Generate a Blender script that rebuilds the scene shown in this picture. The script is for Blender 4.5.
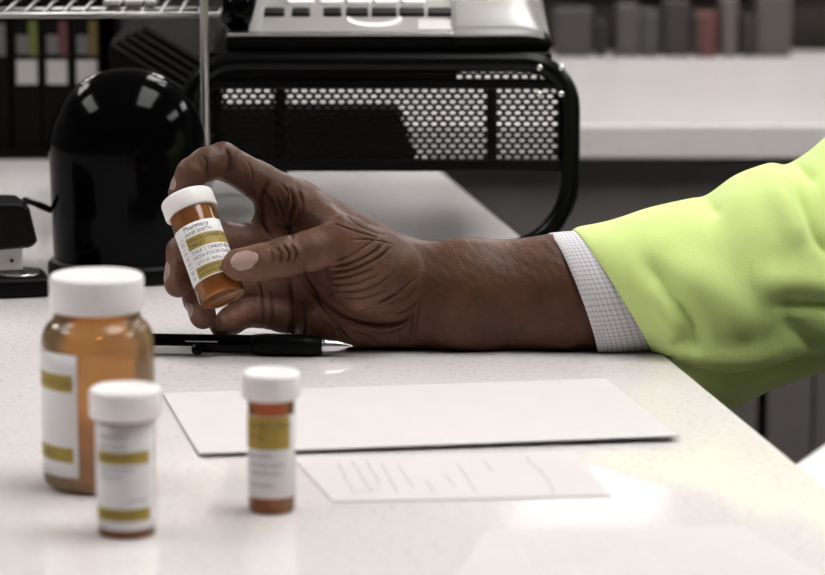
import bpy, bmesh, math, random
import numpy as np
from mathutils import Vector, Matrix

for o in list(bpy.data.objects):
    bpy.data.objects.remove(o)
SC = bpy.context.scene
C = SC.collection
R = math.radians
random.seed(7)
rng = np.random.default_rng(7)

# ------------------------------------------------------------------ camera, light, exposure
CT = 0.95            # height of the counter top above the floor
HC = 0.36            # camera above the counter top
FPX = 3300.0         # focal length in pixels of the 825 px wide frame
PITCH = math.atan(587.5 / FPX)
FOCUS_Y = 1.83
cam_d = bpy.data.cameras.new('camera')
cam = bpy.data.objects.new('camera', cam_d)
C.objects.link(cam)
cam.location = (0, 0, CT + HC)
cam.rotation_euler = (math.pi / 2 - PITCH, 0, 0)
cam_d.sensor_width = 36
cam_d.lens = FPX / 825 * 36
cam_d.clip_start = 0.05
cam_d.clip_end = 50
cam_d.dof.use_dof = True
cam_d.dof.focus_distance = 1.855
cam_d.dof.aperture_fstop = 10
SC.camera = cam

world = bpy.data.worlds.new('world')
SC.world = world
world.use_nodes = True
world.node_tree.nodes['Background'].inputs[0].default_value = (1, .97, .95, 1)
world.node_tree.nodes['Background'].inputs[1].default_value = 0.3
LIGHT_STRENGTH = 12.6
SC.view_settings.view_transform = 'Standard'
SC.view_settings.look = 'None'
SC.view_settings.gamma = 1
SC.view_settings.use_curve_mapping = False
SC.view_settings.exposure = 0.0


def P(px, py, Y):
    """World point seen at photo pixel (px, py) on the vertical plane at distance Y."""
    u = (px - 412.5) / FPX
    v = (287.5 - py) / FPX
    s, c = math.sin(PITCH), math.cos(PITCH)
    d = Vector((u, c + v * s, -s + v * c))
    k = Y / d.y
    return Vector((d.x * k, Y, CT + HC + d.z * k))


def G(px, py, z=0.0):
    """World point on the counter plane (plus z) seen at a photo pixel."""
    u = (px - 412.5) / FPX
    v = (287.5 - py) / FPX
    s, c = math.sin(PITCH), math.cos(PITCH)
    d = Vector((u, c + v * s, -s + v * c))
    k = (z - HC) / d.z
    return Vector((d.x * k, d.y * k, CT + z))


def proj(V):
    """Pixels of an (n,3) array of world points."""
    s, c = math.sin(PITCH), math.cos(PITCH)
    z = V[:, 2] - CT - HC
    f = V[:, 1] * c - z * s
    u = V[:, 1] * s + z * c
    return np.stack([412.5 + FPX * V[:, 0] / f, 287.5 - FPX * u / f], 1)


# ------------------------------------------------------------------ materials
def mat(name, col, rough=0.5, metal=0.0, spec=0.5, noise=0.0, nscale=40, bump=0.0, bscale=200, coat=0.0, emit=None, sheen=0.0):
    m = bpy.data.materials.new(name)
    m.use_nodes = True
    nt = m.node_tree
    b = nt.nodes['Principled BSDF']
    b.inputs['Base Color'].default_value = (*col, 1)
    b.inputs['Roughness'].default_value = rough
    b.inputs['Metallic'].default_value = metal
    b.inputs['Specular IOR Level'].default_value = spec
    b.inputs['Coat Weight'].default_value = coat
    b.inputs['Sheen Weight'].default_value = sheen
    tc = nt.nodes.new('ShaderNodeTexCoord')
    n = nt.nodes.new('ShaderNodeTexNoise')
    n.inputs['Scale'].default_value = nscale
    n.inputs['Detail'].default_value = 4
    nt.links.new(tc.outputs['Object'], n.inputs['Vector'])
    r = nt.nodes.new('ShaderNodeValToRGB')
    r.color_ramp.elements[0].position = .3
    r.color_ramp.elements[1].position = .7
    a = max(noise, 0.02)
    r.color_ramp.elements[0].color = (*[x * (1 - a) for x in col], 1)
    r.color_ramp.elements[1].color = (*[min(1, x * (1 + a)) for x in col], 1)
    nt.links.new(n.outputs['Fac'], r.inputs['Fac'])
    nt.links.new(r.outputs['Color'], b.inputs['Base Color'])
    if bump:
        n2 = nt.nodes.new('ShaderNodeTexNoise')
        n2.inputs['Scale'].default_value = bscale
        n2.inputs['Detail'].default_value = 3
        nt.links.new(tc.outputs['Object'], n2.inputs['Vector'])
        bp = nt.nodes.new('ShaderNodeBump')
        bp.inputs['Strength'].default_value = bump
        bp.inputs['Distance'].default_value = .001
        nt.links.new(n2.outputs['Fac'], bp.inputs['Height'])
        nt.links.new(bp.outputs['Normal'], b.inputs['Normal'])
    if emit:
        b.inputs['Emission Color'].default_value = (1, .98, .96, 1)
        b.inputs['Emission Strength'].default_value = emit
    return m


def amber(name, tint, body, frac):
    """Coloured clear plastic: tinted see-through film with a little body colour and a clear gloss."""
    m = bpy.data.materials.new(name)
    m.use_nodes = True
    nt = m.node_tree
    nt.nodes.remove(nt.nodes['Principled BSDF'])
    out = nt.nodes['Material Output']
    t = nt.nodes.new('ShaderNodeBsdfTransparent')
    t.inputs[0].default_value = (*tint, 1)
    d = nt.nodes.new('ShaderNodeBsdfDiffuse')
    d.inputs[0].default_value = (*body, 1)
    tr = nt.nodes.new('ShaderNodeBsdfTranslucent')
    tr.inputs[0].default_value = (*body, 1)
    g = nt.nodes.new('ShaderNodeBsdfGlossy')
    g.inputs['Roughness'].default_value = .12
    tc = nt.nodes.new('ShaderNodeTexCoord')
    n = nt.nodes.new('ShaderNodeTexNoise')
    n.inputs['Scale'].default_value = 60
    nt.links.new(tc.outputs['Object'], n.inputs['Vector'])
    mr = nt.nodes.new('ShaderNodeMapRange')
    mr.inputs[3].default_value = frac - .04
    mr.inputs[4].default_value = frac + .04
    nt.links.new(n.outputs['Fac'], mr.inputs[0])
    m0 = nt.nodes.new('ShaderNodeMixShader')
    m0.inputs[0].default_value = .5
    nt.links.new(d.outputs[0], m0.inputs[1])
    nt.links.new(tr.outputs[0], m0.inputs[2])
    m1 = nt.nodes.new('ShaderNodeMixShader')
    nt.links.new(mr.outputs[0], m1.inputs[0])
    nt.links.new(t.outputs[0], m1.inputs[1])
    nt.links.new(m0.outputs[0], m1.inputs[2])
    fr = nt.nodes.new('ShaderNodeFresnel')
    fr.inputs[0].default_value = 1.45
    m2 = nt.nodes.new('ShaderNodeMixShader')
    nt.links.new(fr.outputs[0], m2.inputs[0])
    nt.links.new(m1.outputs[0], m2.inputs[1])
    nt.links.new(g.outputs[0], m2.inputs[2])
    nt.links.new(m2.outputs[0], out.inputs[0])
    return m


M = {}
M['black_gloss'] = mat('black gloss plastic', (.001, .001, .0012), .1, spec=.085)
M['black'] = mat('black plastic', (.002, .002, .002), .42, spec=.1)
M['black_metal'] = mat('black powder coated metal', (.0015, .0015, .0015), .3, spec=.15)
M['black_card'] = mat('black card', (.005, .0045, .004), .8, spec=.05)
M['wing_sheen'] = mat('painted sheen on black phone plastic', (.21, .20, .19), .3)
M['silver'] = mat('silver plastic', (.40, .385, .37), .3, metal=.4)
M['chrome'] = mat('dull chrome wire', (.36, .35, .34), .35, metal=.9)
M['clip'] = mat('pale silver clip', (.5, .48, .47), .35)
M['steel'] = mat('bright steel', (.75, .75, .75), .25, metal=1)
M['white_plastic'] = mat('white cap plastic', (.82, .79, .78), .38)
M['paper'] = mat('white paper', (.57, .547, .542), .75, spec=.2)
M['page'] = mat('page edges', (.17, .155, .145), .8)
M['label'] = mat('label paper', (.74, .73, .73), .5)
M['gold'] = mat('ochre print', (.36, .25, .035), .55)
M['ink'] = mat('ink', (.06, .055, .06), .7)
M['faint_ink'] = mat('faint grey ink', (.36, .345, .36), .8)
M['fainter_ink'] = mat('very faint grey ink', (.62, .60, .60), .8)
M['tag'] = mat('white tag', (.36, .345, .335), .6)
M['tag_grey'] = mat('grey tag', (.09, .085, .085), .6)
M['green'] = mat('green strip', (.075, .095, .012), .6)
M['red'] = mat('red strip', (.07, .02, .018), .6)
M['ochre'] = mat('ochre strip', (.09, .06, .012), .6)
M['nail'] = mat('fingernail', (.36, .245, .215), .3)
M['cabinet'] = mat('dark grey laminate', (.135, .122, .118), .55, noise=.05)
M['wood'] = mat('dark brown shelf', (.034, .026, .021), .6, noise=.2, nscale=8)
M['wall'] = mat('painted wall', (.16, .155, .15), .8)
M['wall_dark'] = mat('brown wall', (.08, .07, .06), .8)
M['ceiling'] = mat('ceiling tile', (.35, .34, .33), .9)
M['floor'] = mat('grey vinyl floor', (.10, .095, .09), .5, noise=.1, nscale=6)
M['panel'] = mat('light diffuser', (.9, .9, .9), .5, emit=LIGHT_STRENGTH)
M['amber_big'] = amber('amber bottle plastic', (.97, .80, .56), (.84, .56, .30), .36)
M['amber'] = amber('amber vial plastic', (.90, .53, .24), (.62, .27, .085), .42)
M['pill'] = mat('tan pill', (.88, .70, .48), .5)
M['pill_dark'] = mat('rust pill', (.5, .2, .07), .5)

# white counter laminate: faint grey flecks, satin gloss
def counter_material():
    m = mat('white flecked laminate', (.74, .705, .70), .085, spec=.5, noise=.03, nscale=9)
    nt = m.node_tree
    b = nt.nodes['Principled BSDF']
    tc = nt.nodes.new('ShaderNodeTexCoord')
    n = nt.nodes.new('ShaderNodeTexNoise')
    n.inputs['Scale'].default_value = 260
    n.inputs['Detail'].default_value = 5
    nt.links.new(tc.outputs['Object'], n.inputs['Vector'])
    r = nt.nodes.new('ShaderNodeValToRGB')
    r.color_ramp.elements[0].position = .30
    r.color_ramp.elements[0].color = (.42, .40, .40, 1)
    r.color_ramp.elements[1].position = .45
    r.color_ramp.elements[1].color = (1, 1, 1, 1)
    nt.links.new(n.outputs['Fac'], r.inputs['Fac'])
    mx = nt.nodes.new('ShaderNodeMix')
    mx.data_type = 'RGBA'
    mx.blend_type = 'MULTIPLY'
    mx.inputs[0].default_value = .4
    old = b.inputs['Base Color'].links[0].from_socket
    nt.links.new(old, mx.inputs[6])
    nt.links.new(r.outputs['Color'], mx.inputs[7])
    nt.links.new(mx.outputs[2], b.inputs['Base Color'])
    return m
M['counter'] = counter_material()


def skin_material():
    m = bpy.data.materials.new('dark brown skin')
    m.use_nodes = True
    nt = m.node_tree
    b = nt.nodes['Principled BSDF']
    b.inputs['Roughness'].default_value = .48
    b.inputs['Specular IOR Level'].default_value = .24
    at = nt.nodes.new('ShaderNodeAttribute')
    at.attribute_name = 'pigment'
    tc = nt.nodes.new('ShaderNodeTexCoord')
    n = nt.nodes.new('ShaderNodeTexNoise')
    n.inputs['Scale'].default_value = 55
    n.inputs['Detail'].default_value = 7
    n.inputs['Roughness'].default_value = .65
    nt.links.new(tc.outputs['Object'], n.inputs['Vector'])
    mr = nt.nodes.new('ShaderNodeMapRange')
    mr.inputs[1].default_value = .3
    mr.inputs[2].default_value = .7
    mr.inputs[3].default_value = .72
    mr.inputs[4].default_value = 1.3
    nt.links.new(n.outputs['Fac'], mr.inputs[0])
    vm = nt.nodes.new('ShaderNodeVectorMath')
    vm.operation = 'SCALE'
    nt.links.new(at.outputs['Color'], vm.inputs[0])
    nt.links.new(mr.outputs[0], vm.inputs['Scale'])
    nt.links.new(vm.outputs[0], b.inputs['Base Color'])
    v = nt.nodes.new('ShaderNodeTexVoronoi')
    v.inputs['Scale'].default_value = 900
    nt.links.new(tc.outputs['Object'], v.inputs['Vector'])
    n2 = nt.nodes.new('ShaderNodeTexNoise')
    n2.inputs['Scale'].default_value = 320
    n2.inputs['Detail'].default_value = 5
    nt.links.new(tc.outputs['Object'], n2.inputs['Vector'])
    ad = nt.nodes.new('ShaderNodeMath')
    ad.operation = 'ADD'
    nt.links.new(v.outputs['Distance'], ad.inputs[0])
    nt.links.new(n2.outputs['Fac'], ad.inputs[1])
    bp = nt.nodes.new('ShaderNodeBump')
    bp.inputs['Strength'].default_value = .28
    bp.inputs['Distance'].default_value = .0006
    nt.links.new(ad.outputs[0], bp.inputs['Height'])
    nt.links.new(bp.outputs['Normal'], b.inputs['Normal'])
    return m
M['skin'] = skin_material()


def cloth_material(name, col, sheen=.3):
    m = mat(name, col, .85, spec=.15, noise=.05, nscale=30, sheen=sheen)
    nt = m.node_tree
    b = nt.nodes['Principled BSDF']
    tc = nt.nodes.new('ShaderNodeTexCoord')
    n = nt.nodes.new('ShaderNodeTexNoise')
    n.inputs['Scale'].default_value = 700
    nt.links.new(tc.outputs['Object'], n.inputs['Vector'])
    bp = nt.nodes.new('ShaderNodeBump')
    bp.inputs['Strength'].default_value = .25
    bp.inputs['Distance'].default_value = .0006
    nt.links.new(n.outputs['Fac'], bp.inputs['Height'])
    nt.links.new(bp.outputs['Normal'], b.inputs['Normal'])
    return m
M['lime'] = cloth_material('lime green jacket cloth', (.60, .74, .25))


def check_material():
    """fine grey lines crossing on white shirt cloth, from the cuff's own UVs (in millimetres)"""
    m = mat('white shirt cloth with fine grey check', (.62, .61, .64), .85, spec=.15)
    nt = m.node_tree
    b = nt.nodes['Principled BSDF']
    uv = nt.nodes.new('ShaderNodeUVMap')
    sp = nt.nodes.new('ShaderNodeSeparateXYZ')
    nt.links.new(uv.outputs[0], sp.inputs[0])
    lines = []
    for ax in (0, 1):
        w = nt.nodes.new('ShaderNodeMath'); w.operation = 'PINGPONG'
        w.inputs[1].default_value = 1.3
        nt.links.new(sp.outputs[ax], w.inputs[0])
        l = nt.nodes.new('ShaderNodeMath'); l.operation = 'LESS_THAN'
        l.inputs[1].default_value = .4
        nt.links.new(w.outputs[0], l.inputs[0])
        lines.append(l)
    a = nt.nodes.new('ShaderNodeMath'); a.operation = 'ADD'
    nt.links.new(lines[0].outputs[0], a.inputs[0])
    nt.links.new(lines[1].outputs[0], a.inputs[1])
    r = nt.nodes.new('ShaderNodeMapRange')
    r.inputs[2].default_value = 2
    r.inputs[3].default_value = 1
    r.inputs[4].default_value = .38
    nt.links.new(a.outputs[0], r.inputs[0])
    mx = nt.nodes.new('ShaderNodeMix'); mx.data_type = 'RGBA'
    mx.inputs[6].default_value = (.18, .18, .24, 1)
    mx.inputs[7].default_value = (.66, .64, .66, 1)
    nt.links.new(r.outputs[0], mx.inputs[0])
    nt.links.new(mx.outputs[2], b.inputs['Base Color'])
    return m
M['check'] = check_material()


# ------------------------------------------------------------------ helpers
def link(name, me, m=None, parent=None, smooth=False):
    o = bpy.data.objects.new(name, me)
    C.objects.link(o)
    if m is not None:
        for x in (m if isinstance(m, (list, tuple)) else [m]):
            me.materials.append(x)
    if parent is not None:
        o.parent = parent
    if smooth:
        me.polygons.foreach_set('use_smooth', [True] * len(me.polygons))
    return o


def obj(name, bm, m, parent=None, smooth=False, bevel=0):
    bmesh.ops.recalc_face_normals(bm, faces=bm.faces)
    me = bpy.data.meshes.new(name)
    bm.to_mesh(me)
    bm.free()
    o = link(name, me, m, parent, smooth)
    if bevel:
        md = o.modifiers.new('bevel', 'BEVEL')
        md.width = bevel
        md.segments = 3
        md.limit_method = 'ANGLE'
        md.angle_limit = R(40)
    return o


def tag(o, label=None, cat=None, group=None, kind=None):
    if label: o['label'] = label
    if cat: o['category'] = cat
    if group: o['group'] = group
    if kind: o['kind'] = kind
    return o


def thing(name, label, cat, loc, rotz=0, group=None):
    o = bpy.data.objects.new(name, None)
    o.empty_display_size = .02
    C.objects.link(o)
    o.location = loc
    o.rotation_euler = (0, 0, rotz)
    return tag(o, label, cat, group)


def box(bm, lo, hi, mtx=None):
    v = []
    for x in (lo[0], hi[0]):
        for y in (lo[1], hi[1]):
            for z in (lo[2], hi[2]):
                p = Vector((x, y, z))
                v.append(bm.verts.new(mtx @ p if mtx else p))
    for f in ((0, 1, 3, 2), (4, 6, 7, 5), (0, 4, 5, 1), (2, 3, 7, 6), (0, 2, 6, 4), (1, 5, 7, 3)):
        bm.faces.new([v[i] for i in f])


def boxbm(lo, hi):
    bm = bmesh.new()
    box(bm, lo, hi)
    return bm


def tube(bm, pts, r, n=10, closed=False):
    pts = [Vector(p) for p in pts]
    rs = r if isinstance(r, (list, tuple)) else [r] * len(pts)
    rings = []
    N = len(pts)
    up = None
    for i, p in enumerate(pts):
        if closed:
            d = pts[(i + 1) % N] - pts[i - 1]
        else:
            d = pts[min(i + 1, N - 1)] - pts[max(i - 1, 0)]
        d.normalize()
        if up is None:
            up = d.orthogonal().normalized()
        else:
            up = (up - d * up.dot(d)).normalized()
        sd = d.cross(up)
        rings.append([bm.verts.new(p + (up * math.cos(a) + sd * math.sin(a)) * rs[i]) for a in [2 * math.pi * k / n for k in range(n)]])
    for i in range(N if closed else N - 1):
        a, b = rings[i], rings[(i + 1) % N]
        for k in range(n):
            bm.faces.new((a[k], a[(k + 1) % n], b[(k + 1) % n], b[k]))
    if not closed:
        bm.faces.new(rings[0][::-1])
        bm.faces.new(rings[-1])


def lathe(bm, prof, n=64, ripple=None):
    """prof: (r, z) pairs; r=0 ends become poles. ripple(i, angle) scales r."""
    rings = []
    for i, (r, z) in enumerate(prof):
        if r < 1e-7:
            rings.append([bm.verts.new((0, 0, z))])
        else:
            rings.append([bm.verts.new((r * (ripple(i, a) if ripple else 1) * math.cos(a), r * (ripple(i, a) if ripple else 1) * math.sin(a), z))
                          for a in [2 * math.pi * k / n for k in range(n)]])
    for a, b in zip(rings, rings[1:]):
        for k in range(n):
            k2 = (k + 1) % n
            if len(a) == 1 and len(b) == 1:
                break
            if len(a) == 1:
                bm.faces.new((a[0], b[k2], b[k]))
            elif len(b) == 1:
                bm.faces.new((a[k], a[k2], b[0]))
            else:
                bm.faces.new((a[k], a[k2], b[k2], b[k]))


def arc(cx, cz, r, a0, a1, n=8):
    return [(cx + r * math.cos(R(a0 + (a1 - a0) * i / n)), cz + r * math.sin(R(a0 + (a1 - a0) * i / n))) for i in range(n + 1)]


def text_tris(s, size):
    """Flat lettering: (verts 2D, faces) of a line of text of cap height ~0.7*size, starting at x=0."""
    cu = bpy.data.curves.new('lettering', 'FONT')
    cu.body = s
    cu.size = size
    cu.resolution_u = 2
    o = bpy.data.objects.new('lettering', cu)
    C.objects.link(o)
    dg = bpy.context.evaluated_depsgraph_get()
    dg.update()
    me = o.evaluated_get(dg).to_mesh()
    V = [(v.co.x, v.co.y) for v in me.vertices]
    F = [tuple(p.vertices) for p in me.polygons]
    o.evaluated_get(dg).to_mesh_clear()
    bpy.data.objects.remove(o)
    bpy.data.curves.remove(cu)
    return V, F


# ------------------------------------------------------------------ the room
def struct(name, bm, m):
    return tag(obj(name, bm, m), kind='structure')

X0, X1, Y0, Y1, ZC = -3.2, 3.4, -2.2, 10.0, 2.62
struct('floor', boxbm((X0, Y0, -.1), (X1, Y1, 0)), M['floor'])
struct('ceiling', boxbm((X0, Y0, ZC), (X1, Y1, ZC + .1)), M['ceiling'])
struct('wall_left', boxbm((X0 - .1, Y0, 0), (X0, Y1, ZC)), M['wall'])
struct('wall_right', boxbm((X1, Y0, 0), (X1 + .1, Y1, ZC)), M['wall'])
struct('wall_back', boxbm((X0, Y1, 0), (X1, Y1 + .1, ZC)), M['wall_dark'])
struct('wall_front', boxbm((X0, Y0 - .1, 0), (X1, Y0, ZC)), M['wall'])
k = 0
for yy in (1.55, 3.6, 5.9, 8.64):
    for xx in ((-1.75, .46, 2.4) if yy > 8 else (-1.75, .52, 2.4)):
        t = thing('ceiling_light', 'flat white ceiling light panel', 'ceiling light', (xx, yy, ZC - .02), 0, 'ceiling light panels over the room')
        bm = bmesh.new()
        hl, hw = (.2, .2) if yy > 8 else (.6, .3)
        for lo, hi in (((-hw - .02, -hl - .02, -.02), (hw + .02, -hl, .02)), ((-hw - .02, hl, -.02), (hw + .02, hl + .02, .02)),
                       ((-hw - .02, -hl, -.02), (-hw, hl, .02)), ((hw, -hl, -.02), (hw + .02, hl, .02))):
            box(bm, lo, hi)
        obj('frame', bm, M['white_plastic'], t)
        obj('diffuser', boxbm((-hw, -hl, -.01), (hw, hl, .012)), M['panel'], t)

# ------------------------------------------------------------------ near counter
E0 = G(825, 487)
E1 = G(440, 170)
ed = (E1 - E0).normalized()            # direction of the right edge, going away
def edge_at(Y):
    t = (Y - E0.y) / ed.y
    return E0.x + ed.x * t
YB = 2.76
t = thing('service_counter', 'white flecked counter the hand, papers and pill bottles rest on', 'counter', (0, 0, 0))
bm = bmesh.new()
top = [(-1.3, .62), (edge_at(.62), .62), (edge_at(YB), YB), (-1.3, YB)]
va = [bm.verts.new((x, y, CT)) for x, y in top]
vb = [bm.verts.new((x, y, CT - .03)) for x, y in top]
bm.faces.new(va)
bm.faces.new(vb[::-1])
for i in range(4):
    bm.faces.new((va[i], vb[i], vb[(i + 1) % 4], va[(i + 1) % 4]))
obj('worktop', bm, M['counter'], t, bevel=.0012)
bm = bmesh.new()
inner = [(-1.2, .9), (edge_at(.9) - .25, .9), (edge_at(YB) - .25, YB - .03), (-1.2, YB - .03)]
va = [bm.verts.new((x, y, CT - .03)) for x, y in inner]
vb = [bm.verts.new((x, y, 0)) for x, y in inner]
bm.faces.new(va); bm.faces.new(vb[::-1])
for i in range(4):
    bm.faces.new((va[i], vb[i], vb[(i + 1) % 4], va[(i + 1) % 4]))
obj('base_cabinet', bm, M['cabinet'], t)

# ------------------------------------------------------------------ far counter and what stands behind it
FY = 2.82
t = thing('back_counter', 'white-topped counter with dark grey front across the background', 'counter', (0, FY, 0))
obj('worktop', boxbm((-.9, 0, CT - .03), (2.2, .62, CT)), M['counter'], t, bevel=.003)
obj('carcass', boxbm((-.88, .05, 0), (2.18, .62, CT - .03)), M['black_card'], t)
xw = .46
for i in range(5):
    xa = -.62 + i * (xw + .006)
    obj('drawer_front', boxbm((xa, .03, CT - .205), (xa + xw, .05, CT - .034)), M['cabinet'], t, bevel=.002)
    bm = bmesh.new()
    n = 11
    for q in range(n):     # door of vertical boards with shallow gaps
        xq = xa + q * xw / n
        box(bm, (xq + .0015, .03 + (.004 if q % 2 else 0), .1), (xq + xw / n - .0015, .05, CT - .212))
    obj('door', bm, M['cabinet'], t)

t = thing('low_shelf', 'dark brown low shelf unit behind the white back counter', 'shelf', (0, 3.46, 0))
obj('carcass', boxbm((-.8, .02, 0), (2.4, .34, 1.26)), M['wood'], t)
obj('ledge', boxbm((-.8, 0, CT + .06), (2.4, .03, CT + .075)), M['wood'], t)

pk = [(556, 592, 22, (0.050, 0.044, 0.045), 'grey packet'), (596, 606, 36, (0.015, 0.013, 0.013), 'dark packet'), (618, 640, 18, (0.065, 0.058, 0.056), 'pale grey packet'),
      (641, 660, 24, (0.050, 0.046, 0.045), 'mid grey packet'), (664, 690, 14, (0.028, 0.023, 0.023), 'brown-grey packet'), (694, 702, 26, (0.060, 0.046, 0.041), 'small tan packet'),
      (722, 738, 12, (0.100, 0.085, 0.077), 'light beige packet'), (742, 757, 30, (0.018, 0.014, 0.013), 'black packet'), (758, 792, 8, (0.080, 0.069, 0.063), 'wide beige packet')]
for x0, x1, y0, col, nm in pk:
    Yp = 3.37
    a, b = P(x0, y0, Yp), P(x1, y0, Yp)
    h = max(.02, a.z - CT) + .012
    m = mat(nm, col, .6)
    o = obj('packet', boxbm((-(b.x - a.x) / 2, 0, 0), ((b.x - a.x) / 2, .05, h)), m, bevel=.002)
    o.location = ((a.x + b.x) / 2, Yp, CT + .0002)
    tag(o, 'blurred %s standing at the back of the white back counter' % nm, 'packet', 'packets on the back counter')
a, b = P(699, 20, 3.37), P(716, 20, 3.37)
o = obj('packet', boxbm((0, 0, 0), (b.x - a.x, .05, a.z - CT + .006)), mat('red packet', (.10, .03, .028), .6), bevel=.002)
o.location = (a.x + .001, 3.365, CT + .0002)
tag(o, 'small dull red packet among the grey ones on the back counter', 'packet', 'packets on the back counter')

# white seat at the far lower right
t = thing('stool', 'white seat edge showing beyond the counter at lower right', 'stool', (P(890, 452, 2.35).x, 2.35, 0), R(-24))
zt = P(825, 474, 2.3).z
obj('seat', boxbm((-.06, -.17, zt - .022), (.24, .17, zt)), M['white_plastic'], t, bevel=.006)
for sx, sy in ((-.04, -.15), (.22, -.15), (-.04, .15), (.22, .15)):
    bm = bmesh.new()
    tube(bm, [(sx, sy, 0), (sx, sy, zt - .022)], .011)
    obj('leg', bm, M['black_metal'], t, True)

# ------------------------------------------------------------------ file block and slim binders at far left
t = thing('file_organizer', 'black upright organiser in the shadow behind the slim binders', 'organiser', (-.36, 2.655, CT))
obj('back_panel', boxbm((-.30, .09, 0), (.125, .098, .26)), M['black_card'], t)
obj('base_tray', boxbm((-.30, -.052, 0), (.125, .09, .004)), M['black_card'], t)
obj('side_panel', boxbm((-.305, -.052, 0), (-.30, .098, .26)), M['black_card'], t)
obj('side_panel', boxbm((.125, -.052, 0), (.13, .098, .22)), M['black_card'], t)
bind = [(28, M['green'], 'green', 'white-tagged slim black binder with a green strip'), (58, M['red'], 'red', 'white-tagged slim black binder with a red strip'),
        (88, M['ochre'], 'ochre', 'white-tagged slim black binder with an ochre strip'), (-3, None, '', 'slim black binder with a grey tag, cut by left edge of photo')]
for px, m, nm, lab in bind:
    Yb = 2.62
    c = P(px, 158, Yb)
    t = thing('binder', lab, 'binder', (c.x, Yb, CT + .0042), 0, 'slim binders in the organiser')
    w = .0112
    obj('cover', boxbm((-w, 0, 0), (w, .115, .215)), M['black_card'], t, bevel=.001)
    def patch(x0, x1, y0, y1, mm, nmx):
        a, b = P(x0, y1, Yb), P(x1, y0, Yb)
        obj(nmx, boxbm((a.x - c.x, -.0012, a.z - CT - .0042), (b.x - c.x, .0006, b.z - CT - .0042)), mm, t)
    if m:
        patch(px - 11, px + 9, 60, 84, M['tag'], 'label_card')
        patch(px - 11, px, 35, 54, M['tag_grey'], 'grey_tag')
        patch(px + 1, px + 9, 21, 56, m, 'colour_strip')
    else:
        patch(px - 8, px + 8, 24, 56, M['tag_grey'], 'grey_tag')

# ------------------------------------------------------------------ sorter with folders behind the dome
Yf = 2.30
c0 = P(150, 60, Yf)
t = thing('document_sorter', 'black sloping stand under the fanned folders behind the dome', 'stand', (c0.x, Yf, CT))
bm = bmesh.new()
pr = [(P(108, 30, Yf), P(196, 84, Yf))]
a, b = pr[0]
prof = [(a.x - c0.x, 0), (a.x - c0.x, a.z - CT - .012), (b.x - c0.x, b.z - CT - .012), (b.x - c0.x, 0)]
fr = [bm.verts.new((x, 0, z)) for x, z in prof]
bk = [bm.verts.new((x, .2, z)) for x, z in prof]
bm.faces.new(fr[::-1]); bm.faces.new(bk)
for i in range(4):
    bm.faces.new((fr[i], fr[(i + 1) % 4], bk[(i + 1) % 4], bk[i]))
obj('body', bm, M['black_card'], t)
sl = math.atan2(b.z - a.z, b.x - a.x)
ln = math.hypot(b.x - a.x, b.z - a.z)
for i in range(5):
    s = P(108 + 1.5 * i, 30, Yf)
    mt = Matrix.Translation((a.x + .0036 * i * -math.sin(sl) + .004 * i, Yf + .002 - .0004 * i, a.z - .0112 + .0036 * i * math.cos(sl))) @ Matrix.Rotation(-sl, 4, 'Y')
    t = thing('folder', ['lowest of the fanned black folders behind the dome', 'second from bottom of the fanned black folders', 'middle one of the five fanned black folders',
                         'second from top of the fanned black folders', 'topmost of the fanned black folders behind the dome'][i], 'folder', (0, 0, 0), 0, 'fanned folders behind the dome')
    t.matrix_world = mt
    L = ln * (1 - .03 * i)
    obj('cover', boxbm((0, 0, 0), (L, .19, .0009)), M['black_card'], t)
    obj('cover', boxbm((0, 0, .0030), (L, .19, .0034)), M['black_card'], t)
    obj('pages', boxbm((.0015, .002, .0009), (L - .001, .188, .0029)), M['page'], t)

# ------------------------------------------------------------------ chrome wire rack
Yr = 2.098
zf = P(100, 15, Yr).z
xr = P(218, 15, Yr).x
t = thing('wire_rack', 'chrome wire shelf rack standing above the dome at top left', 'rack', (P(100, 15, Yr).x, Yr, CT))
ox = t.location.x
bm = bmesh.new()
xl = -.46 - ox
D = .16
z = zf - CT
tube(bm, [(xl, 0, z), (xr - ox, 0, z), (xr - ox, D, z), (xl, D, z)], .0021, closed=True)
tube(bm, [(xl, D / 2, z - .004), (xr - ox, D / 2, z - .004)], .0018)
obj('shelf_frame', bm, M['chrome'], t, True)
bm = bmesh.new()
x = xr - ox - .0125
while x > xl:
    tube(bm, [(x, -.001, z + .0002), (x - .001, D / 2, z + .0008), (x - .002, D, z + .0002)], .0012, 6)
    x -= .0125
obj('cross_wires', bm, M['chrome'], t, True)
xp = P(205, 60, Yr).x - ox
for dx, dy in ((xp, -.0045), (xp - .0105, D + .0045), (xl + .01, -.0045), (xl + .01, D + .0045)):
    bm = bmesh.new()
    tube(bm, [(dx, dy, .006), (dx, dy, .36 if dy < 0 else z)], .0026)
    po = obj('post', bm, M['chrome'], t, True)
    bm = bmesh.new()
    tube(bm, [(dx, dy, 0), (dx, dy, .008)], .0045)
    obj('foot', bm, M['black'], po, True)
# pale slips lying on the rack shelf
for i, (x0, x1) in enumerate(((106, 126), (127, 146), (147, 160))):
    a, b = P(x0, 6, Yr + .07), P(x1, 6, Yr + .07)
    o = obj('card_slip', boxbm((-(b.x - a.x) / 2 + .0008, -.045, 0), ((b.x - a.x) / 2 - .0008, .05, .003)), M['tag'], bevel=.0008)
    o.location = ((a.x + b.x) / 2, Yr + .085, CT + z + .0024)
    tag(o, 'pale card slip lying on the chrome rack, %s of three' % ('leftmost', 'middle one', 'rightmost')[i], 'card', 'pale slips on the wire rack')

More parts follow.
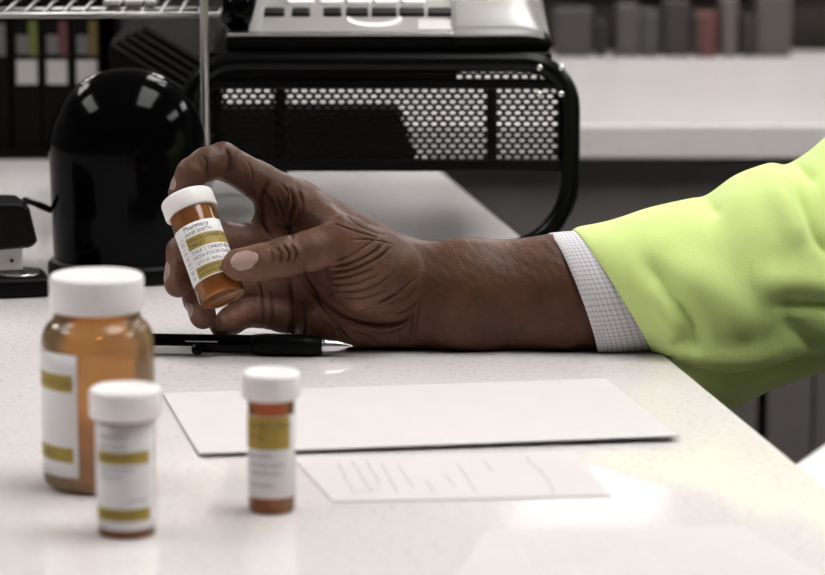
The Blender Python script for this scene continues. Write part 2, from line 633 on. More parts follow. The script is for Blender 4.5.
# ------------------------------------------------------------------ glossy black dome
Yd = 2.045
c = P(127, 297, Yd)
t = thing('dome_device', 'tall glossy black dome-topped device behind the large pill bottle', 'device', (c.x, Yd + .02, CT))
sc = .0497
bm = bmesh.new()
hd = .1325
prof = [(0, 0), (.046, 0), (.0475, .002), (.0478, .012)] + [(.0478 + (sc - .0478) * i / 6, .012 + .068 * i / 6) for i in range(1, 7)]
prof += [(sc * math.cos(R(a)) ** .92, .080 + (hd - .080) * math.sin(R(a))) for a in range(5, 90, 5)] + [(0, hd)]
lathe(bm, prof, 72)
for v in bm.verts:
    v.co.y *= .8
obj('shell', bm, M['black_gloss'], t, True)
bm = bmesh.new()
lathe(bm, [(0, .0), (.05, 0), (.0515, .002), (.0515, .009), (.049, .012), (.0, .012)], 64)
for v in bm.verts:
    v.co.y *= .82
obj('base_ring', bm, M['black'], t, True)
bm = bmesh.new()
tube(bm, [(-.0487, .0, .042), (-.056, -.004, .046), (-.064, -.01, .050), (-.07, .02, .03), (-.08, .06, .004), (-.1, .12, .003)], .0022, 8)
obj('cable', bm, M['black'], t, True)

# ------------------------------------------------------------------ stapler cut by the left edge
Ys = 1.99
c = P(52, 297, Ys)
t = thing('stapler', 'black stapler with silver plate, cut by the left edge beside the dome', 'stapler', (c.x, Ys, CT), R(14))
bm = boxbm((-.15, -.003, 0), (0, .038, .0125))
obj('base', bm, M['black'], t, bevel=.004)
bm = bmesh.new()
lathe(bm, [(0, 0), (.0145, 0), (.0155, .0006), (.0145, .0014), (.006, .001), (0, .0012)], 40)
for v in bm.verts:
    v.co.y *= 1.1
o = obj('anvil_plate', bm, M['steel'], t, True)
o.location = (-.0185, .0175, .0126)
bm = bmesh.new()
pf = [(-.15, .026), (-.014, .0305), (-.010, .031), (-.008, .035), (-.0125, .055), (-.017, .059), (-.05, .061), (-.15, .052)]
f1 = [bm.verts.new((x, -.002, zz)) for x, zz in pf]
f2 = [bm.verts.new((x, .036, zz)) for x, zz in pf]
bm.faces.new(f1[::-1]); bm.faces.new(f2)
for i in range(len(pf)):
    bm.faces.new((f1[i], f1[(i + 1) % len(pf)], f2[(i + 1) % len(pf)], f2[i]))
obj('head', bm, M['black'], t, bevel=.004)
mg = obj('magazine', boxbm((-.15, .006, .0165), (-.0165, .028, .031)), M['clip'], t, bevel=.001)
bm = bmesh.new()
tube(bm, [(-.0235, .0048, .0225), (-.0235, .0065, .0225)], .0011)
obj('rivet', bm, M['black'], mg)
obj('hinge_block', boxbm((-.148, .004, .0125), (-.12, .031, .03)), M['black'], t)
o = obj('sticky_tab', boxbm((-.012, -.004, 0), (.012, .004, .0012)), mat('green tab', (.02, .06, .015), .6), bevel=.0003)
o.location = P(25, 262, Ys + .075)
o.location.z = CT + .0002
tag(o, 'tiny dark green tab on the counter behind the stapler', 'tab')

# ------------------------------------------------------------------ mesh desk stand with phone
Yst = 2.122
def S(px, py):
    p = P(px, py, Yst)
    return p
o0 = S(390, 240)
t = thing('desk_stand', 'black metal mesh desk stand carrying the phone', 'stand', (o0.x, Yst, CT))
def SL(px, py, dy=0):
    p = S(px, py)
    return Vector((p.x - o0.x, dy, p.z - CT))
rt = .0066
xR = SL(570, 120).x
zT = SL(400, 62).z
xL = SL(190, 120).x
rc_ = .03
rb_ = .034
zB = rt
pts = [(xL + .03, 0, zB)]
pts = []
# loop: bottom run, right leg, top run, left leg
def corner(cx, cz, r, a0, a1):
    return [(cx + r * math.cos(R(a0 + (a1 - a0) * i / 8)), 0, cz + r * math.sin(R(a0 + (a1 - a0) * i / 8))) for i in range(9)]
xBR = xR - .004
pts += corner(xR - .045, zB + .045, .045, -90, 0)
pts += corner(xR - rc_, zT - rc_, rc_, 0, 90)
pts += corner(xL + rc_, zT - rc_, rc_, 90, 180)
pts += corner(xL + .045, zB + .045, .045, 180, 270)
bm = bmesh.new()
tube(bm, pts, rt, 14, closed=True)
obj('front_loop', bm, M['black_metal'], t, True)
bm = bmesh.new()
D2 = .30
xRb = SL(262, 120).x
q = [(xRb if x > 0 else x, D2, zz) for x, y, zz in pts]
tube(bm, q, .005, 10, closed=True)
obj('rear_loop', bm, M['black_metal'], t, True)
obj('top_shelf', boxbm((xL + .012, 0, zT - .004), (xR - .012, D2, zT + .0062)), M['black_metal'], t, bevel=.002)
for xx in (xR - .02, xR - .006):
    for zz in (zT - .003, zT - .02):
        bm = bmesh.new()
        lathe(bm, [(0, 0), (.0022, 0), (.0018, .001), (0, .0014)], 12)
        bmesh.ops.rotate(bm, verts=bm.verts, cent=(0, 0, 0), matrix=Matrix.Rotation(R(90), 3, 'X'))
        b_ = obj('bolt', bm, M['steel'], t, True)
        b_.location = (xx, -.0055 if xx < xR - .01 else -.0062, zz)


def mesh_panel(name, x0, x1, z0, z1, pitch=.0060, row=.0036, hw=.0021, hh=.00135):
    """perforated steel apron: every hole is a real opening, rows staggered"""
    bm = bmesh.new()
    z = z0
    r_ = 0
    cache = {}
    def V(x, zz):
        k_ = (round(x * 1e6), round(zz * 1e6))
        if k_ not in cache:
            cache[k_] = bm.verts.new((x, 0, zz))
        return cache[k_]
    while z + row <= z1 + 1e-6:
        x = x0 - (pitch / 2 if r_ % 2 else 0)
        while x < x1 - 1e-6:
            xa, xb = x, x + pitch
            cx, cz = (xa + xb) / 2, z + row / 2
            if xa >= x0 - 1e-6 and xb <= x1 + 1e-6:
                outer = [(xa, z), (cx, z), (xb, z), (xb, cz), (xb, z + row), (cx, z + row), (xa, z + row), (xa, cz)]
                ang = [math.atan2(-.85, -1), -math.pi / 2, math.atan2(-.85, 1), 0, math.atan2(.85, 1), math.pi / 2, math.atan2(.85, -1), math.pi]
                inn = [bm.verts.new((cx + hw * math.cos(a), 0, cz + hh * math.sin(a))) for a in ang]
                ou = [V(*p) for p in outer]
                for i in range(8):
                    bm.faces.new((ou[i], ou[(i + 1) % 8], inn[(i + 1) % 8], inn[i]))
            else:
                xa, xb = max(xa, x0), min(xb, x1)
                if xb - xa > 1e-5:
                    bm.faces.new((V(xa, z), V(xb, z), V(xb, z + row), V(xa, z + row)))
            x += pitch
        z += row
        r_ += 1
    o = obj(name, bm, M['black_metal'], t)
    o.location.y = .001
    md = o.modifiers.new('thickness', 'SOLIDIFY')
    md.thickness = .0006
    return o, z

zA = SL(400, 160).z
zM = SL(400, 86).z
_, ztop = mesh_panel('mesh_panel', xL + .005, xR - .004, zA, zM)
obj('lower_rail', boxbm((xL + .003, -.003, SL(400, 171).z), (xR - .003, .0035, zA + .0004)), M['black_metal'], t, bevel=.0012)
obj('upper_rail', boxbm((xL + .003, -.003, ztop - .0004), (xR - .003, .0035, ztop + .0055)), M['black_metal'], t, bevel=.0012)
zU = ztop + .0055
xU0, xU1 = SL(455, 70).x, SL(548, 70).x
mesh_panel('mesh_panel', xU0, xU1, zU, zU + .0073)
obj('apron_plate', boxbm((xL + .012, .0008, zU), (xU0, .0016, zT)), M['black_metal'], t)
obj('apron_plate', boxbm((xU1, .0008, zU), (xR - .012, .0016, zT)), M['black_metal'], t)
obj('apron_plate', boxbm((xU0, .0008, zU + .0072), (xU1, .0016, zT)), M['black_metal'], t)
xd = SL(492, 120).x
obj('divider', boxbm((xd - .0032, -.001, zA), (xd + .0032, .028, ztop + .002)), M['black_metal'], t)

# low black case standing on the counter behind the stand
Yk = 2.585
a, b = P(190, 150, Yk), P(398, 150, Yk)
t = thing('equipment_case', 'low black case on the counter behind the mesh stand', 'case', ((a.x + b.x) / 2, Yk, CT))
w = (b.x - a.x) / 2
bm = boxbm((-w, 0, 0), (w, .03, .0435))
for v in bm.verts:
    if v.co.x > 0 and v.co.z < .01:
        v.co.x += .016
obj('body', bm, M['black_card'], t, bevel=.004)
obj('lid_rim', boxbm((-w - .001, -.001, .024), (w, .031, .027)), M['black_card'], t)

# desk phone
zs = zT + .0062
t = thing('desk_phone', 'black desk phone with silver keypad on top of the mesh stand', 'phone', (o0.x, Yst, CT + zs))
def PX(px):
    return S(px, 40).x - o0.x
bl, br = PX(224), PX(470)
DP = .2
zf0, slope = .0100, .30
def wedge(x0, x1, y0, y1, zb, zt0, th=None):
    """block whose top slopes up to the back; zb None follows the slope th below"""
    bm = bmesh.new()
    vs = []
    for x in (x0, x1):
        for y in (y0, y1):
            ztop_ = zt0 + slope * y
            zbot = zb if th is None else ztop_ - th
            vs += [bm.verts.new((x, y, zbot)), bm.verts.new((x, y, ztop_))]
    for f in ((0, 1, 3, 2), (4, 6, 7, 5), (0, 4, 5, 1), (2, 3, 7, 6), (0, 2, 6, 4), (1, 5, 7, 3)):
        bm.faces.new([vs[i] for i in f])
    return bm
obj('body', wedge(bl, br, .004, DP, 0, zf0 - .0005), M['black'], t, bevel=.004)
fa = obj('fascia', wedge(PX(248), br - .006, .006, DP - .01, None, zf0 + .0012, .0024), M['silver'], t, bevel=.0008)
def key(x0, x1, y0, y1, h, m, nm='key', bev=.0012):
    return obj(nm, wedge(PX(x0), PX(x1), y0, y1, None, zf0 + .0012 + h, h + .0004), m, fa, bevel=bev)
for x0, x1 in ((262, 283), (290, 309), (322, 341), (345, 368), (371, 397), (399, 425), (428, 452)):
    key(x0, x1, .0300, .0410, .0022, M['black'])
for r_ in range(3):
    for x0, x1 in ((284, 312), (318, 342), (346, 370), (374, 398), (402, 426)):
        key(x0, x1, .049 + r_ * .022, .063 + r_ * .022, .0026, M['black'] if r_ == 2 else M['white_plastic'])
bm = bmesh.new()
cxn = (PX(346) + PX(402)) / 2
hwn = (PX(402) - PX(346)) / 2
ringv = []
for i in range(33):       # crescent navigation button
    a_ = math.pi + math.pi * i / 32
    for s_ in (1, .72):
        ringv.append((cxn + hwn * math.cos(a_) * (1 if s_ == 1 else .9), .0245 + .0155 * math.sin(a_) * s_ + (0 if s_ == 1 else .0025)))
vt = [bm.verts.new((x, y, zf0 + .0030 + slope * y)) for x, y in ringv]
vb = [bm.verts.new((x, y, zf0 + .0008 + slope * y)) for x, y in ringv]
for i in range(32):
    j = 2 * i
    bm.faces.new((vt[j], vt[j + 2], vt[j + 3], vt[j + 1]))
    bm.faces.new((vb[j], vb[j + 1], vb[j + 3], vb[j + 2]))
    bm.faces.new((vt[j], vb[j], vb[j + 2], vt[j + 2]))
    bm.faces.new((vt[j + 1], vt[j + 3], vb[j + 3], vb[j + 1]))
bm.faces.new((vt[0], vt[1], vb[1], vb[0])); bm.faces.new((vt[-1], vt[-2], vb[-2], vb[-1]))
obj('navigation_button', bm, M['white_plastic'], fa)
key(418, 453, .0075, .0235, .0008, M['paper'], 'name_card', .0003)
obj('trim_strip', wedge(bl + .002, PX(453), .0035, .0060, None, zf0 + .0012, .002), M['steel'], t, bevel=.0004)
# smooth rounded wing at the right of the keypad
bm = bmesh.new()
xw0, xw1 = PX(452), PX(554)
nx, ny = 22, 18
gt = []
for i in range(nx + 1):
    u = i / nx
    row_ = []
    for j in range(ny + 1):
        v = j / ny
        ed_ = max(0, 1 - ((max(u - .55, 0)) / .45) ** 2.6) ** .5
        fr_ = min(1, (v / .18)) ** .5 if v < .18 else 1
        zz = .004 + (.014 + .042 * v) * ed_ * (0.45 + .55 * fr_)
        row_.append(bm.verts.new((xw0 + (xw1 - xw0) * u, .001 + .008 * u * u + (DP - .02) * v, zz)))
    gt.append(row_)
gb = [[bm.verts.new((v.co.x - .003 * (i == nx), v.co.y + .003 * (j == 0), .0)) for j, v in enumerate(r_)] for i, r_ in enumerate(gt)]
for i in range(nx):
    for j in range(ny):
        bm.faces.new((gt[i][j], gt[i + 1][j], gt[i + 1][j + 1], gt[i][j + 1]))
        bm.faces.new((gb[i][j], gb[i][j + 1], gb[i + 1][j + 1], gb[i + 1][j]))
for i in range(nx):
    bm.faces.new((gt[i][0], gb[i][0], gb[i + 1][0], gt[i + 1][0]))
    bm.faces.new((gt[i][ny], gt[i + 1][ny], gb[i + 1][ny], gb[i][ny]))
for j in range(ny):
    bm.faces.new((gt[0][j], gt[0][j + 1], gb[0][j + 1], gb[0][j]))
    bm.faces.new((gt[nx][j], gb[nx][j], gb[nx][j + 1], gt[nx][j + 1]))
for f in bm.faces:
    if max(v.co.z for v in f.verts) < .0135 or min(v.co.z for v in f.verts) < .001:
        f.material_index = 1
obj('side_wing', bm, [M['wing_sheen'], M['black']], t, True)  # grey upper faces: light reflected off black plastic, put into the colour
# handset lying at the left of the keypad
bm = bmesh.new()
tube(bm, [(PX(236), .01, zf0 + .012), (PX(238), .04, zf0 + .026), (PX(244), .10, zf0 + .05), (PX(250), .17, zf0 + .06)], [.010, .012, .0115, .013], 16)
obj('handset', bm, M['black_gloss'], t, True)


# ------------------------------------------------------------------ papers
def sheet(name, corners, label, cat, thick=.0004, lift=0, z0=.0003, n=14, group=None, curl=None):
    """a sheet of paper lying on the counter; corners are front-left, front-right, back-right, back-left"""
    a, b, c_, d = corners
    cen = (a + b + c_ + d) / 4
    bm = bmesh.new()
    tops, bots = [], []
    for i in range(n + 1):
        for j in range(n + 1):
            u, v = i / n, j / n
            p = (a * (1 - u) + b * u) * (1 - v) + (d * (1 - u) + c_ * u) * v
            lz = lift * max(0, 1 - v * 4) ** 2 * (.45 + .55 * u)
            if curl:
                lz += curl(u, v)
            tops.append(bm.verts.new((p.x - cen.x, p.y - cen.y, z0 + thick + lz)))
            bots.append(bm.verts.new((p.x - cen.x, p.y - cen.y, z0 + lz)))
    w_ = n + 1
    for i in range(n):
        for j in range(n):
            q = (i * w_ + j, (i + 1) * w_ + j, (i + 1) * w_ + j + 1, i * w_ + j + 1)
            bm.faces.new([tops[k_] for k_ in q])
            bm.faces.new([bots[k_] for k_ in q[::-1]])
    def rim(seq):
        for k_, l_ in zip(seq, seq[1:]):
            bm.faces.new((tops[k_], bots[k_], bots[l_], tops[l_]))
    rim([i * w_ for i in range(w_)]); rim([i * w_ + n for i in range(w_)])
    rim(list(range(w_))); rim([n * w_ + j for j in range(w_)])
    o = obj(name, bm, M['paper'], None, True)
    o.location = (cen.x, cen.y, CT)
    for p_ in o.data.polygons:
        p_.use_smooth = False
    return tag(o, label, cat, group)

p2 = sheet('paper_slip', [G(333, 503), G(612, 497), G(574, 452), G(292, 458)], 'small paper slip with faint handwriting, tucked in front of the wide paper', 'paper', .0004, z0=.0002)
p1 = sheet('paper_sheet', [G(200, 458), G(680, 442), G(606, 381), G(163, 396)], 'wide blank white paper lying flat behind the thin pill vial', 'paper', .0007, lift=.0019, z0=.0008)
p3 = sheet('paper_form', [G(420, 640), G(930, 640), G(742, 527), G(486, 531)], 'faintly printed white form at the bottom right of the counter', 'paper', .0003, z0=.0002)


def scribble(parent, rows, z, m, name='handwriting', amp=1.2, w=.00035):
    """pen strokes: pixel polylines laid on the sheet as thin ribbons"""
    bm = bmesh.new()
    off = parent.location
    for (x0, y0), (x1, y1), wob in rows:
        n = max(3, int(math.hypot(x1 - x0, y1 - y0) / 1.5))
        pts_ = []
        for i in range(n + 1):
            u = i / n
            jx = wob * (rng.random() - .5) * 2
            p = G(x0 + (x1 - x0) * u + jx, y0 + (y1 - y0) * u)
            pts_.append(p)
        for p, q in zip(pts_, pts_[1:]):
            d = (q - p)
            s_ = Vector((-d.y, d.x, 0))
            if s_.length < 1e-9: continue
            s_ = s_.normalized() * w
            vv = [bm.verts.new((x.x - off.x, x.y - off.y, z)) for x in (p - s_, q - s_, q + s_, p + s_)]
            bm.faces.new(vv)
    return obj(name, bm, m, parent)

rows = []
for x0, y0, x1, y1, wob in ((338, 464, 352, 492, 1.6), (352, 462, 372, 494, 1.8), (366, 462, 380, 486, 1.6), (381, 464, 397, 494, 1.5), (398, 466, 414, 490, .8), (426, 482, 434, 494, 1.2),
                            (444, 476, 456, 488, 1.6), (458, 466, 476, 494, 1.2), (526, 458, 540, 474, 1.0), (540, 470, 556, 496, 1.4), (484, 462, 492, 472, .8)):
    rows.append(((x0, y0), (x1, y1), wob))
for x0, y0, x1, y1 in ((350, 496, 382, 491), (352, 493, 380, 490)):
    rows.append(((x0, y0), (x1, y1), .5))
scribble(p2, rows, .0006 + .0001, M['faint_ink'])
rows = [((518, 545), (530, 570), 1.5), ((536, 540), (556, 568), 1.5), ((560, 548), (580, 575), 1.5), ((600, 538), (612, 552), 1), ((640, 545), (668, 580), 1.4),
        ((716, 538), (732, 552), 1.2), ((736, 552), (764, 575), 1.4), ((580, 536), (590, 546), 1)]
scribble(p3, rows, .0005 + .0001, M['fainter_ink'], 'printed_text')

# ------------------------------------------------------------------ ballpoint pen
A_, B_ = G(100, 352), G(353, 356)
ax = (B_ - A_)
L = ax.length
t = thing('pen', 'black ballpoint pen with silver clip lying under the hand', 'pen', (A_.x, A_.y - .002, CT), math.atan2(ax.y, ax.x))
r = .0052
def along(bm):
    bmesh.ops.rotate(bm, verts=bm.verts, cent=(0, 0, 0), matrix=Matrix.Rotation(R(90), 3, 'Y'))
    bmesh.ops.translate(bm, verts=bm.verts, vec=(0, 0, .0062))
    return bm
bm = bmesh.new()
lathe(bm, [(0, .004), (.0046, .004), (.0052, .006), (.0052, L * .60), (.0053, L * .61), (0, L * .61)], 28)
obj('barrel', along(bm), M['black_gloss'], t, True)
bm = bmesh.new()
lathe(bm, [(0, L * .61), (.0056, L * .61), (.0062, L * .66), (.0060, L * .80), (.0050, L * .875), (0, L * .875)], 28,
      ripple=lambda i, a: 1)
obj('grip', along(bm), M['black'], t, True)
bm = bmesh.new()
lathe(bm, [(0, L * .875), (.0046, L * .875), (.0043, L * .90), (.0038, L * .905), (.0036, L * .94), (.0020, L * .97), (.0010, L * .985), (.0005, L), (0, L)], 24)
obj('tip', along(bm), M['steel'], t, True)
bm = bmesh.new()
lathe(bm, [(0, -.006), (.0024, -.006), (.0026, -.004), (.0026, .004), (0, .004)], 20)
obj('push_button', along(bm), M['steel'], t, True)
cl = obj('clip', boxbm((.006, -.0085, .0016), (L * .385, -.0066, .0060)), M['clip'], t, bevel=.0006)
bm = bmesh.new()
bmesh.ops.create_uvsphere(bm, u_segments=16, v_segments=10, radius=.0034)
o = obj('clip_ball', bm, M['black_gloss'], cl, True)
o.location = (L * .395, -.0078, .0042)
obj('clip_bridge', boxbm((.006, -.0085, .0030), (.012, -.002, .0064)), M['steel'], cl)
for k in range(2):
    obj('printed_stripe', boxbm((L * .345, -.0051 + k * .0016, .0080 + k * .0012), (L * .345 + .018, -.0045 + k * .0016, .0085 + k * .0012)), M['silver'], t)


# ------------------------------------------------------------------ pill bottles
def wrap(bm, V_, F_, rad, a_mid, x_off, z_off, vertical=False):
    """lettering wrapped on a cylinder; a_mid is the angle of x=0, text runs to the reader's right"""
    vs = []
    for x, y in V_:
        if vertical:
            x, y = -y, x
        a_ = a_mid + (x + x_off) / rad
        vs.append(bm.verts.new((rad * math.cos(a_), rad * math.sin(a_), z_off + y)))
    for f in F_:
        try:
            bm.faces.new([vs[i] for i in f])
        except ValueError:
            pass


def pill_bottle(name, label, cat, loc, rb, h, rcap, hcap, lab, am, texts=(), group=None, shoulder=None, contents=None, rot=None, facing=-90):
    """lab: (z0, z1, half-angle left, half-angle right, [(gold z0, z1, a0, a1)]); angles in degrees about `facing`"""
    t = thing(name, label, cat, loc, 0, group)
    if rot is not None:
        t.rotation_mode = 'QUATERNION'
        t.rotation_quaternion = rot
    th = .0011
    zc = h - hcap
    bm = bmesh.new()
    if shoulder:
        rn, zs_ = shoulder
        prof = [(0, .0015), (rb * .75, .0006)] + arc(rb - .004, .0045, .004, -80, 0, 6) + [(rb, zs_ - .0155)] + \
               [(rn + (rb - rn) * math.cos(R(a)) ** .9, zs_ - .0155 + .0125 * math.sin(R(a))) for a in range(8, 84, 8)] + [(rn, zs_), (rn, h - .003)]
        inner = [(rn - .0015, h - .003), (rn - .0015, zs_), (rb - th - .001, zs_ - .016), (rb - th, .006), (rb - .005, .0026), (0, .0026)]
    else:
        prof = [(0, .0012), (rb * .80, .0005), (rb * .9, 0), (rb - .0004, .0004), (rb, .0012), (rb, zc + .002), (rb - .001, h - .002)]
        inner = [(rb - .002, h - .002), (rb - th - .0002, zc), (rb - th, .003), (rb - th - .001, .0022), (0, .0022)]
    lathe(bm, prof + inner, 72)
    obj('body', bm, am, t, True)
    bm = bmesh.new()
    rcp = rcap
    prof = [(rcp - .0022, zc), (rcp - .0006, zc), (rcp, zc + .0008), (rcp, h - .0022)] + arc(rcp - .002, h - .002, .002, 0, 90, 5) + [(rcp - .0035, h), (rcp - .0042, h - .0005), (0, h - .0005)]
    prof += [(0, h - .002), (rcp - .0022, h - .002), (rcp - .0022, zc)]
    lathe(bm, prof, 180, ripple=lambda i, a: 1 + (.006 * (1 if math.sin(a * 60) > 0 else 0) if i in (1, 2, 3) else 0))
    obj('cap', bm, M['white_plastic'], t, True)
    z0, z1, al, ar, gold = lab
    rl = rb + .00025
    # label: angular x vertical grid cut at every printed band
    As = sorted(set([-al, ar] + [g[2] for g in gold] + [g[3] for g in gold] + list(np.linspace(-al, ar, 40))))
    Zs = sorted(set([z0, z1] + [g[0] for g in gold] + [g[1] for g in gold]))
    bm = bmesh.new()
    grid = [[bm.verts.new((rl * math.cos(R(facing + a)), rl * math.sin(R(facing + a)), zz)) for zz in Zs] for a in As]
    for i in range(len(As) - 1):
        for j in range(len(Zs) - 1):
            f = bm.faces.new((grid[i][j], grid[i + 1][j], grid[i + 1][j + 1], grid[i][j + 1]))
            am_, zm = (As[i] + As[i + 1]) / 2, (Zs[j] + Zs[j + 1]) / 2
            for g in gold:
                if g[0] < zm < g[1] and g[2] < am_ < g[3]:
                    f.material_index = 1
    lo = obj('label', bm, [M['label'], M['gold']], t, True)
    md = lo.modifiers.new('thickness', 'SOLIDIFY')
    md.thickness = .0002
    md.offset = -1
    if texts:
        bm = bmesh.new()
        for s_, size, a0, zz, vert in texts:
            V_, F_ = text_tris(s_, size)
            wrap(bm, V_, F_, rl + .00012, R(facing + a0), 0, zz, vert)
        obj('lettering', bm, M['ink'], lo)
    return t

# large amber bottle
c = G(100, 484)
pill_bottle('pill_bottle', 'large amber pill bottle with white cap at left', 'pill bottle', c, .0262, .0995, .0217, .0165,
            (.0085, .066, 92, -12, [(.0155, .0225, -80, -17), (.0485, .0565, -80, -17)]), M['amber_big'],
            texts=[('REFILLS 2', .0026, -62, .0178, False), ('TAKE WITH FOOD', .0026, -62, .0515, False)],
            shoulder=(.0196, .081), facing=-94)
# pills inside it
pm = None
pos = []
tries = 0
while len(pos) < 60 and tries < 20000:
    tries += 1
    rr = .0185 * math.sqrt(random.random())
    aa = random.random() * 2 * math.pi
    layer = len(pos) // 12
    p = Vector((rr * math.cos(aa), rr * math.sin(aa), .0062 + layer * .0056))
    if all((p - q_).length > .0072 or abs(p.z - q_.z) > .004 for q_ in pos):
        pos.append(p)
for p in pos:
    if pm is None:
        bm = bmesh.new()
        lathe(bm, [(0, -.0022), (.0026, -.0019), (.0036, -.0008), (.0037, 0), (.0036, .0008), (.0026, .0019), (0, .0022)], 16)
        o = obj('pill', bm, M['pill'], None, True)
        pm = o
    else:
        o = pm.copy()
        C.objects.link(o)
    o.location = c + p
    o.rotation_euler = (random.uniform(-.25, .25), random.uniform(-.25, .25), random.random() * 3)
    tag(o, 'tan pill heaped inside the large amber bottle', 'pill', 'pills in the large bottle')

# vial in front
c = G(127, 533)
T_ = [('PHARMACY', .0030, -48, .0445, False), ('JANE SMITH', .0028, -48, .0405, False), ('TABLETS 20MG', .0026, -42, .0356, False), ('TAKE ONE DAILY', .0024, -46, .0305, False),
      ('BY MOUTH', .0024, -46, .0270, False), ('QTY 30', .0024, 20, .0165, False), ('NO REFILLS LEFT', .0024, -42, .0100, False)]
pill_bottle('pill_vial', 'white-labelled amber vial with white cap in front of the large bottle', 'pill vial', c, .0129, .0655, .0156, .0130,
            (.0042, .0510, 88, 88, [(.0335, .0392, -52, 66), (.0082, .0138, -58, 66)]), M['amber'], texts=T_, facing=-100)

# thin vial
c = G(272, 510)
T_ = [('PHARMACY TABLETS', .0023, -52, .0400, False), ('100 MG', .0025, -52, .0352, False), ('JANE SMITH', .0025, -60, .0262, False), ('TAKE ONE TABLET', .0023, -60, .0222, False),
      ('BY MOUTH DAILY', .0023, -60, .0185, False), ('QTY 30 REFILL 1', .0022, -60, .0130, False)]
pill_bottle('pill_vial', 'thin amber vial standing alone on the paper edge, broad ochre label band', 'pill vial', c, .0106, .0640, .0131, .0120,
            (.0078, .0452, 84, 80, [(.0300, .0450, -80, 58)]), M['amber'], texts=T_, facing=-96)

# vial held in the hand
VB = P(223, 299, FOCUS_Y - .036)
VT = P(186, 197, FOCUS_Y - .006)
vax = (VT - VB)
VL = vax.length
vz = vax.normalized()
vy = (Vector((0, 1, 0)) - vz * vz.y).normalized()       # away from the camera
vx = vy.cross(vz)
rot = Matrix((vx, vy, vz)).transposed().to_quaternion()
k_ = VL / .068
T_ = [('Pharmacy', .0040, -28, .0425 * k_, False), ('JANE SMITH', .0031, -28, .0391 * k_, False),
      ('PENICILLAMINE TAB', .0029, -28, .0348 * k_, False), ('TABLET', .0029, -28, .0316 * k_, False),
      ('TAKE 1 TABLET BY MOUTH', .0029, -28, .0272 * k_, False), ('WITH FOOD DAILY', .0029, -28, .0237 * k_, False),
      ('QTY 30  REFILL 2', .0023, -22, .0203 * k_, False), ('QUESTIONS ON USE', .0026, -28, .0163 * k_, False), ('3-4 WARNINGS', .0026, -28, .0133 * k_, False),
      ('|| ||| | || ||| || | ||| |', .0036, -42, .0135 * k_, True)]
pill_bottle('pill_vial', 'amber vial with white cap held up between thumb and fingers', 'pill vial', VB, .0132, VL, .0150, .0108,
            (.0112 * k_, .0462 * k_, 74, 86, [(.0304 * k_, .0380 * k_, -32, 84), (.0120 * k_, .0190 * k_, -32, 84)]), M['amber'], texts=T_, rot=rot, facing=-90)


# ------------------------------------------------------------------ the hand and forearm: one continuous body
def H(px, py, dy=0.0):
    return np.array(P(px, py, FOCUS_Y + dy))

VOX = .0008
lo = np.array([H(150, 300, 0)[0] - .004, FOCUS_Y - .062, CT - .002])
hi = np.array([H(690, 300, 0)[0], FOCUS_Y + .05, CT + .118])
dims = np.ceil((hi - lo) / VOX).astype(int)
gx = lo[0] + VOX * np.arange(dims[0])
gy = lo[1] + VOX * np.arange(dims[1])
gz = lo[2] + VOX * np.arange(dims[2])
BIG = 1.0
F = np.full(dims, .05, dtype=np.float32)


def seg_sdf(a, b, ra, rb, X, Y, Z, sy=1.0):
    """round cone between a and b; sy > 1 flattens it in depth"""
    a, b = np.array(a), np.array(b)
    ba = b - a
    ba2 = ba * np.array([1, sy, 1])
    L2 = float(ba2 @ ba2)
    px_, py_, pz_ = X - a[0], (Y - a[1]) * sy, Z - a[2]
    h = np.clip((px_ * ba2[0] + py_ * ba2[1] + pz_ * ba2[2]) / L2, 0, 1)
    d = np.sqrt((px_ - ba2[0] * h) ** 2 + (py_ - ba2[1] * h) ** 2 + (pz_ - ba2[2] * h) ** 2) - (ra + (rb - ra) * h)
    return d


def smin(a, b, k):
    h = np.clip(.5 + .5 * (b - a) / k, 0, 1)
    return b + (a - b) * h - k * h * (1 - h)


def region(pts_, pad):
    pts_ = np.array(pts_)
    i0 = np.maximum(((pts_.min(0) - pad - lo) / VOX).astype(int), 0)
    i1 = np.minimum(((pts_.max(0) + pad - lo) / VOX).astype(int) + 1, dims)
    return tuple(slice(a, b) for a, b in zip(i0, i1))


def chain(nodes, kk=.004, sy=1.0):
    """limb of round cones; returns region and distance"""
    sl_ = region([n_[0] for n_ in nodes], .034)
    X, Y, Z = np.meshgrid(gx[sl_[0]], gy[sl_[1]], gz[sl_[2]], indexing='ij', sparse=True)
    d = None
    for (a, ra), (b, rb) in zip(nodes, nodes[1:]):
        e = seg_sdf(a, b, ra, rb, X, Y, Z, sy)
        d = e if d is None else smin(d, e, kk)
    return sl_, d


def add(nodes, k, kk=.004, sy=1.0):
    sl_, d = chain(nodes, kk, sy)
    F[sl_] = smin(F[sl_], d.astype(np.float32), k)

mm = .001
# forearm and wrist
add([(H(418, 297, .002), 28.5 * mm), (H(470, 297, .002), 29.0 * mm), (H(560, 295, .003), 30.0 * mm), (H(680, 291, .006), 31.5 * mm)], .01, .02, 1.22)
# metacarpals
MC = [((412, 266, .004), (300, 201, .014), 13, 11.2), ((412, 285, .009), (294, 240, .020), 13, 11.2), ((412, 303, .009), (298, 281, .019), 13, 10.8), ((412, 318, .004), (308, 318, .012), 12.5, 10.2)]
for a, b, ra, rb in MC:
    add([(H(*a), ra * mm), (H(*b), rb * mm)], .010)
# heel of the hand and ball of the thumb
add([(H(402, 318, -.004), 17 * mm), (H(350, 322, -.001), 15.5 * mm), (H(318, 322, .004), 12 * mm)], .006)
add([(H(398, 288, -.004), 19 * mm), (H(372, 272, -.012), 22 * mm), (H(348, 247, -.020), 15.5 * mm)], .0035, .012)
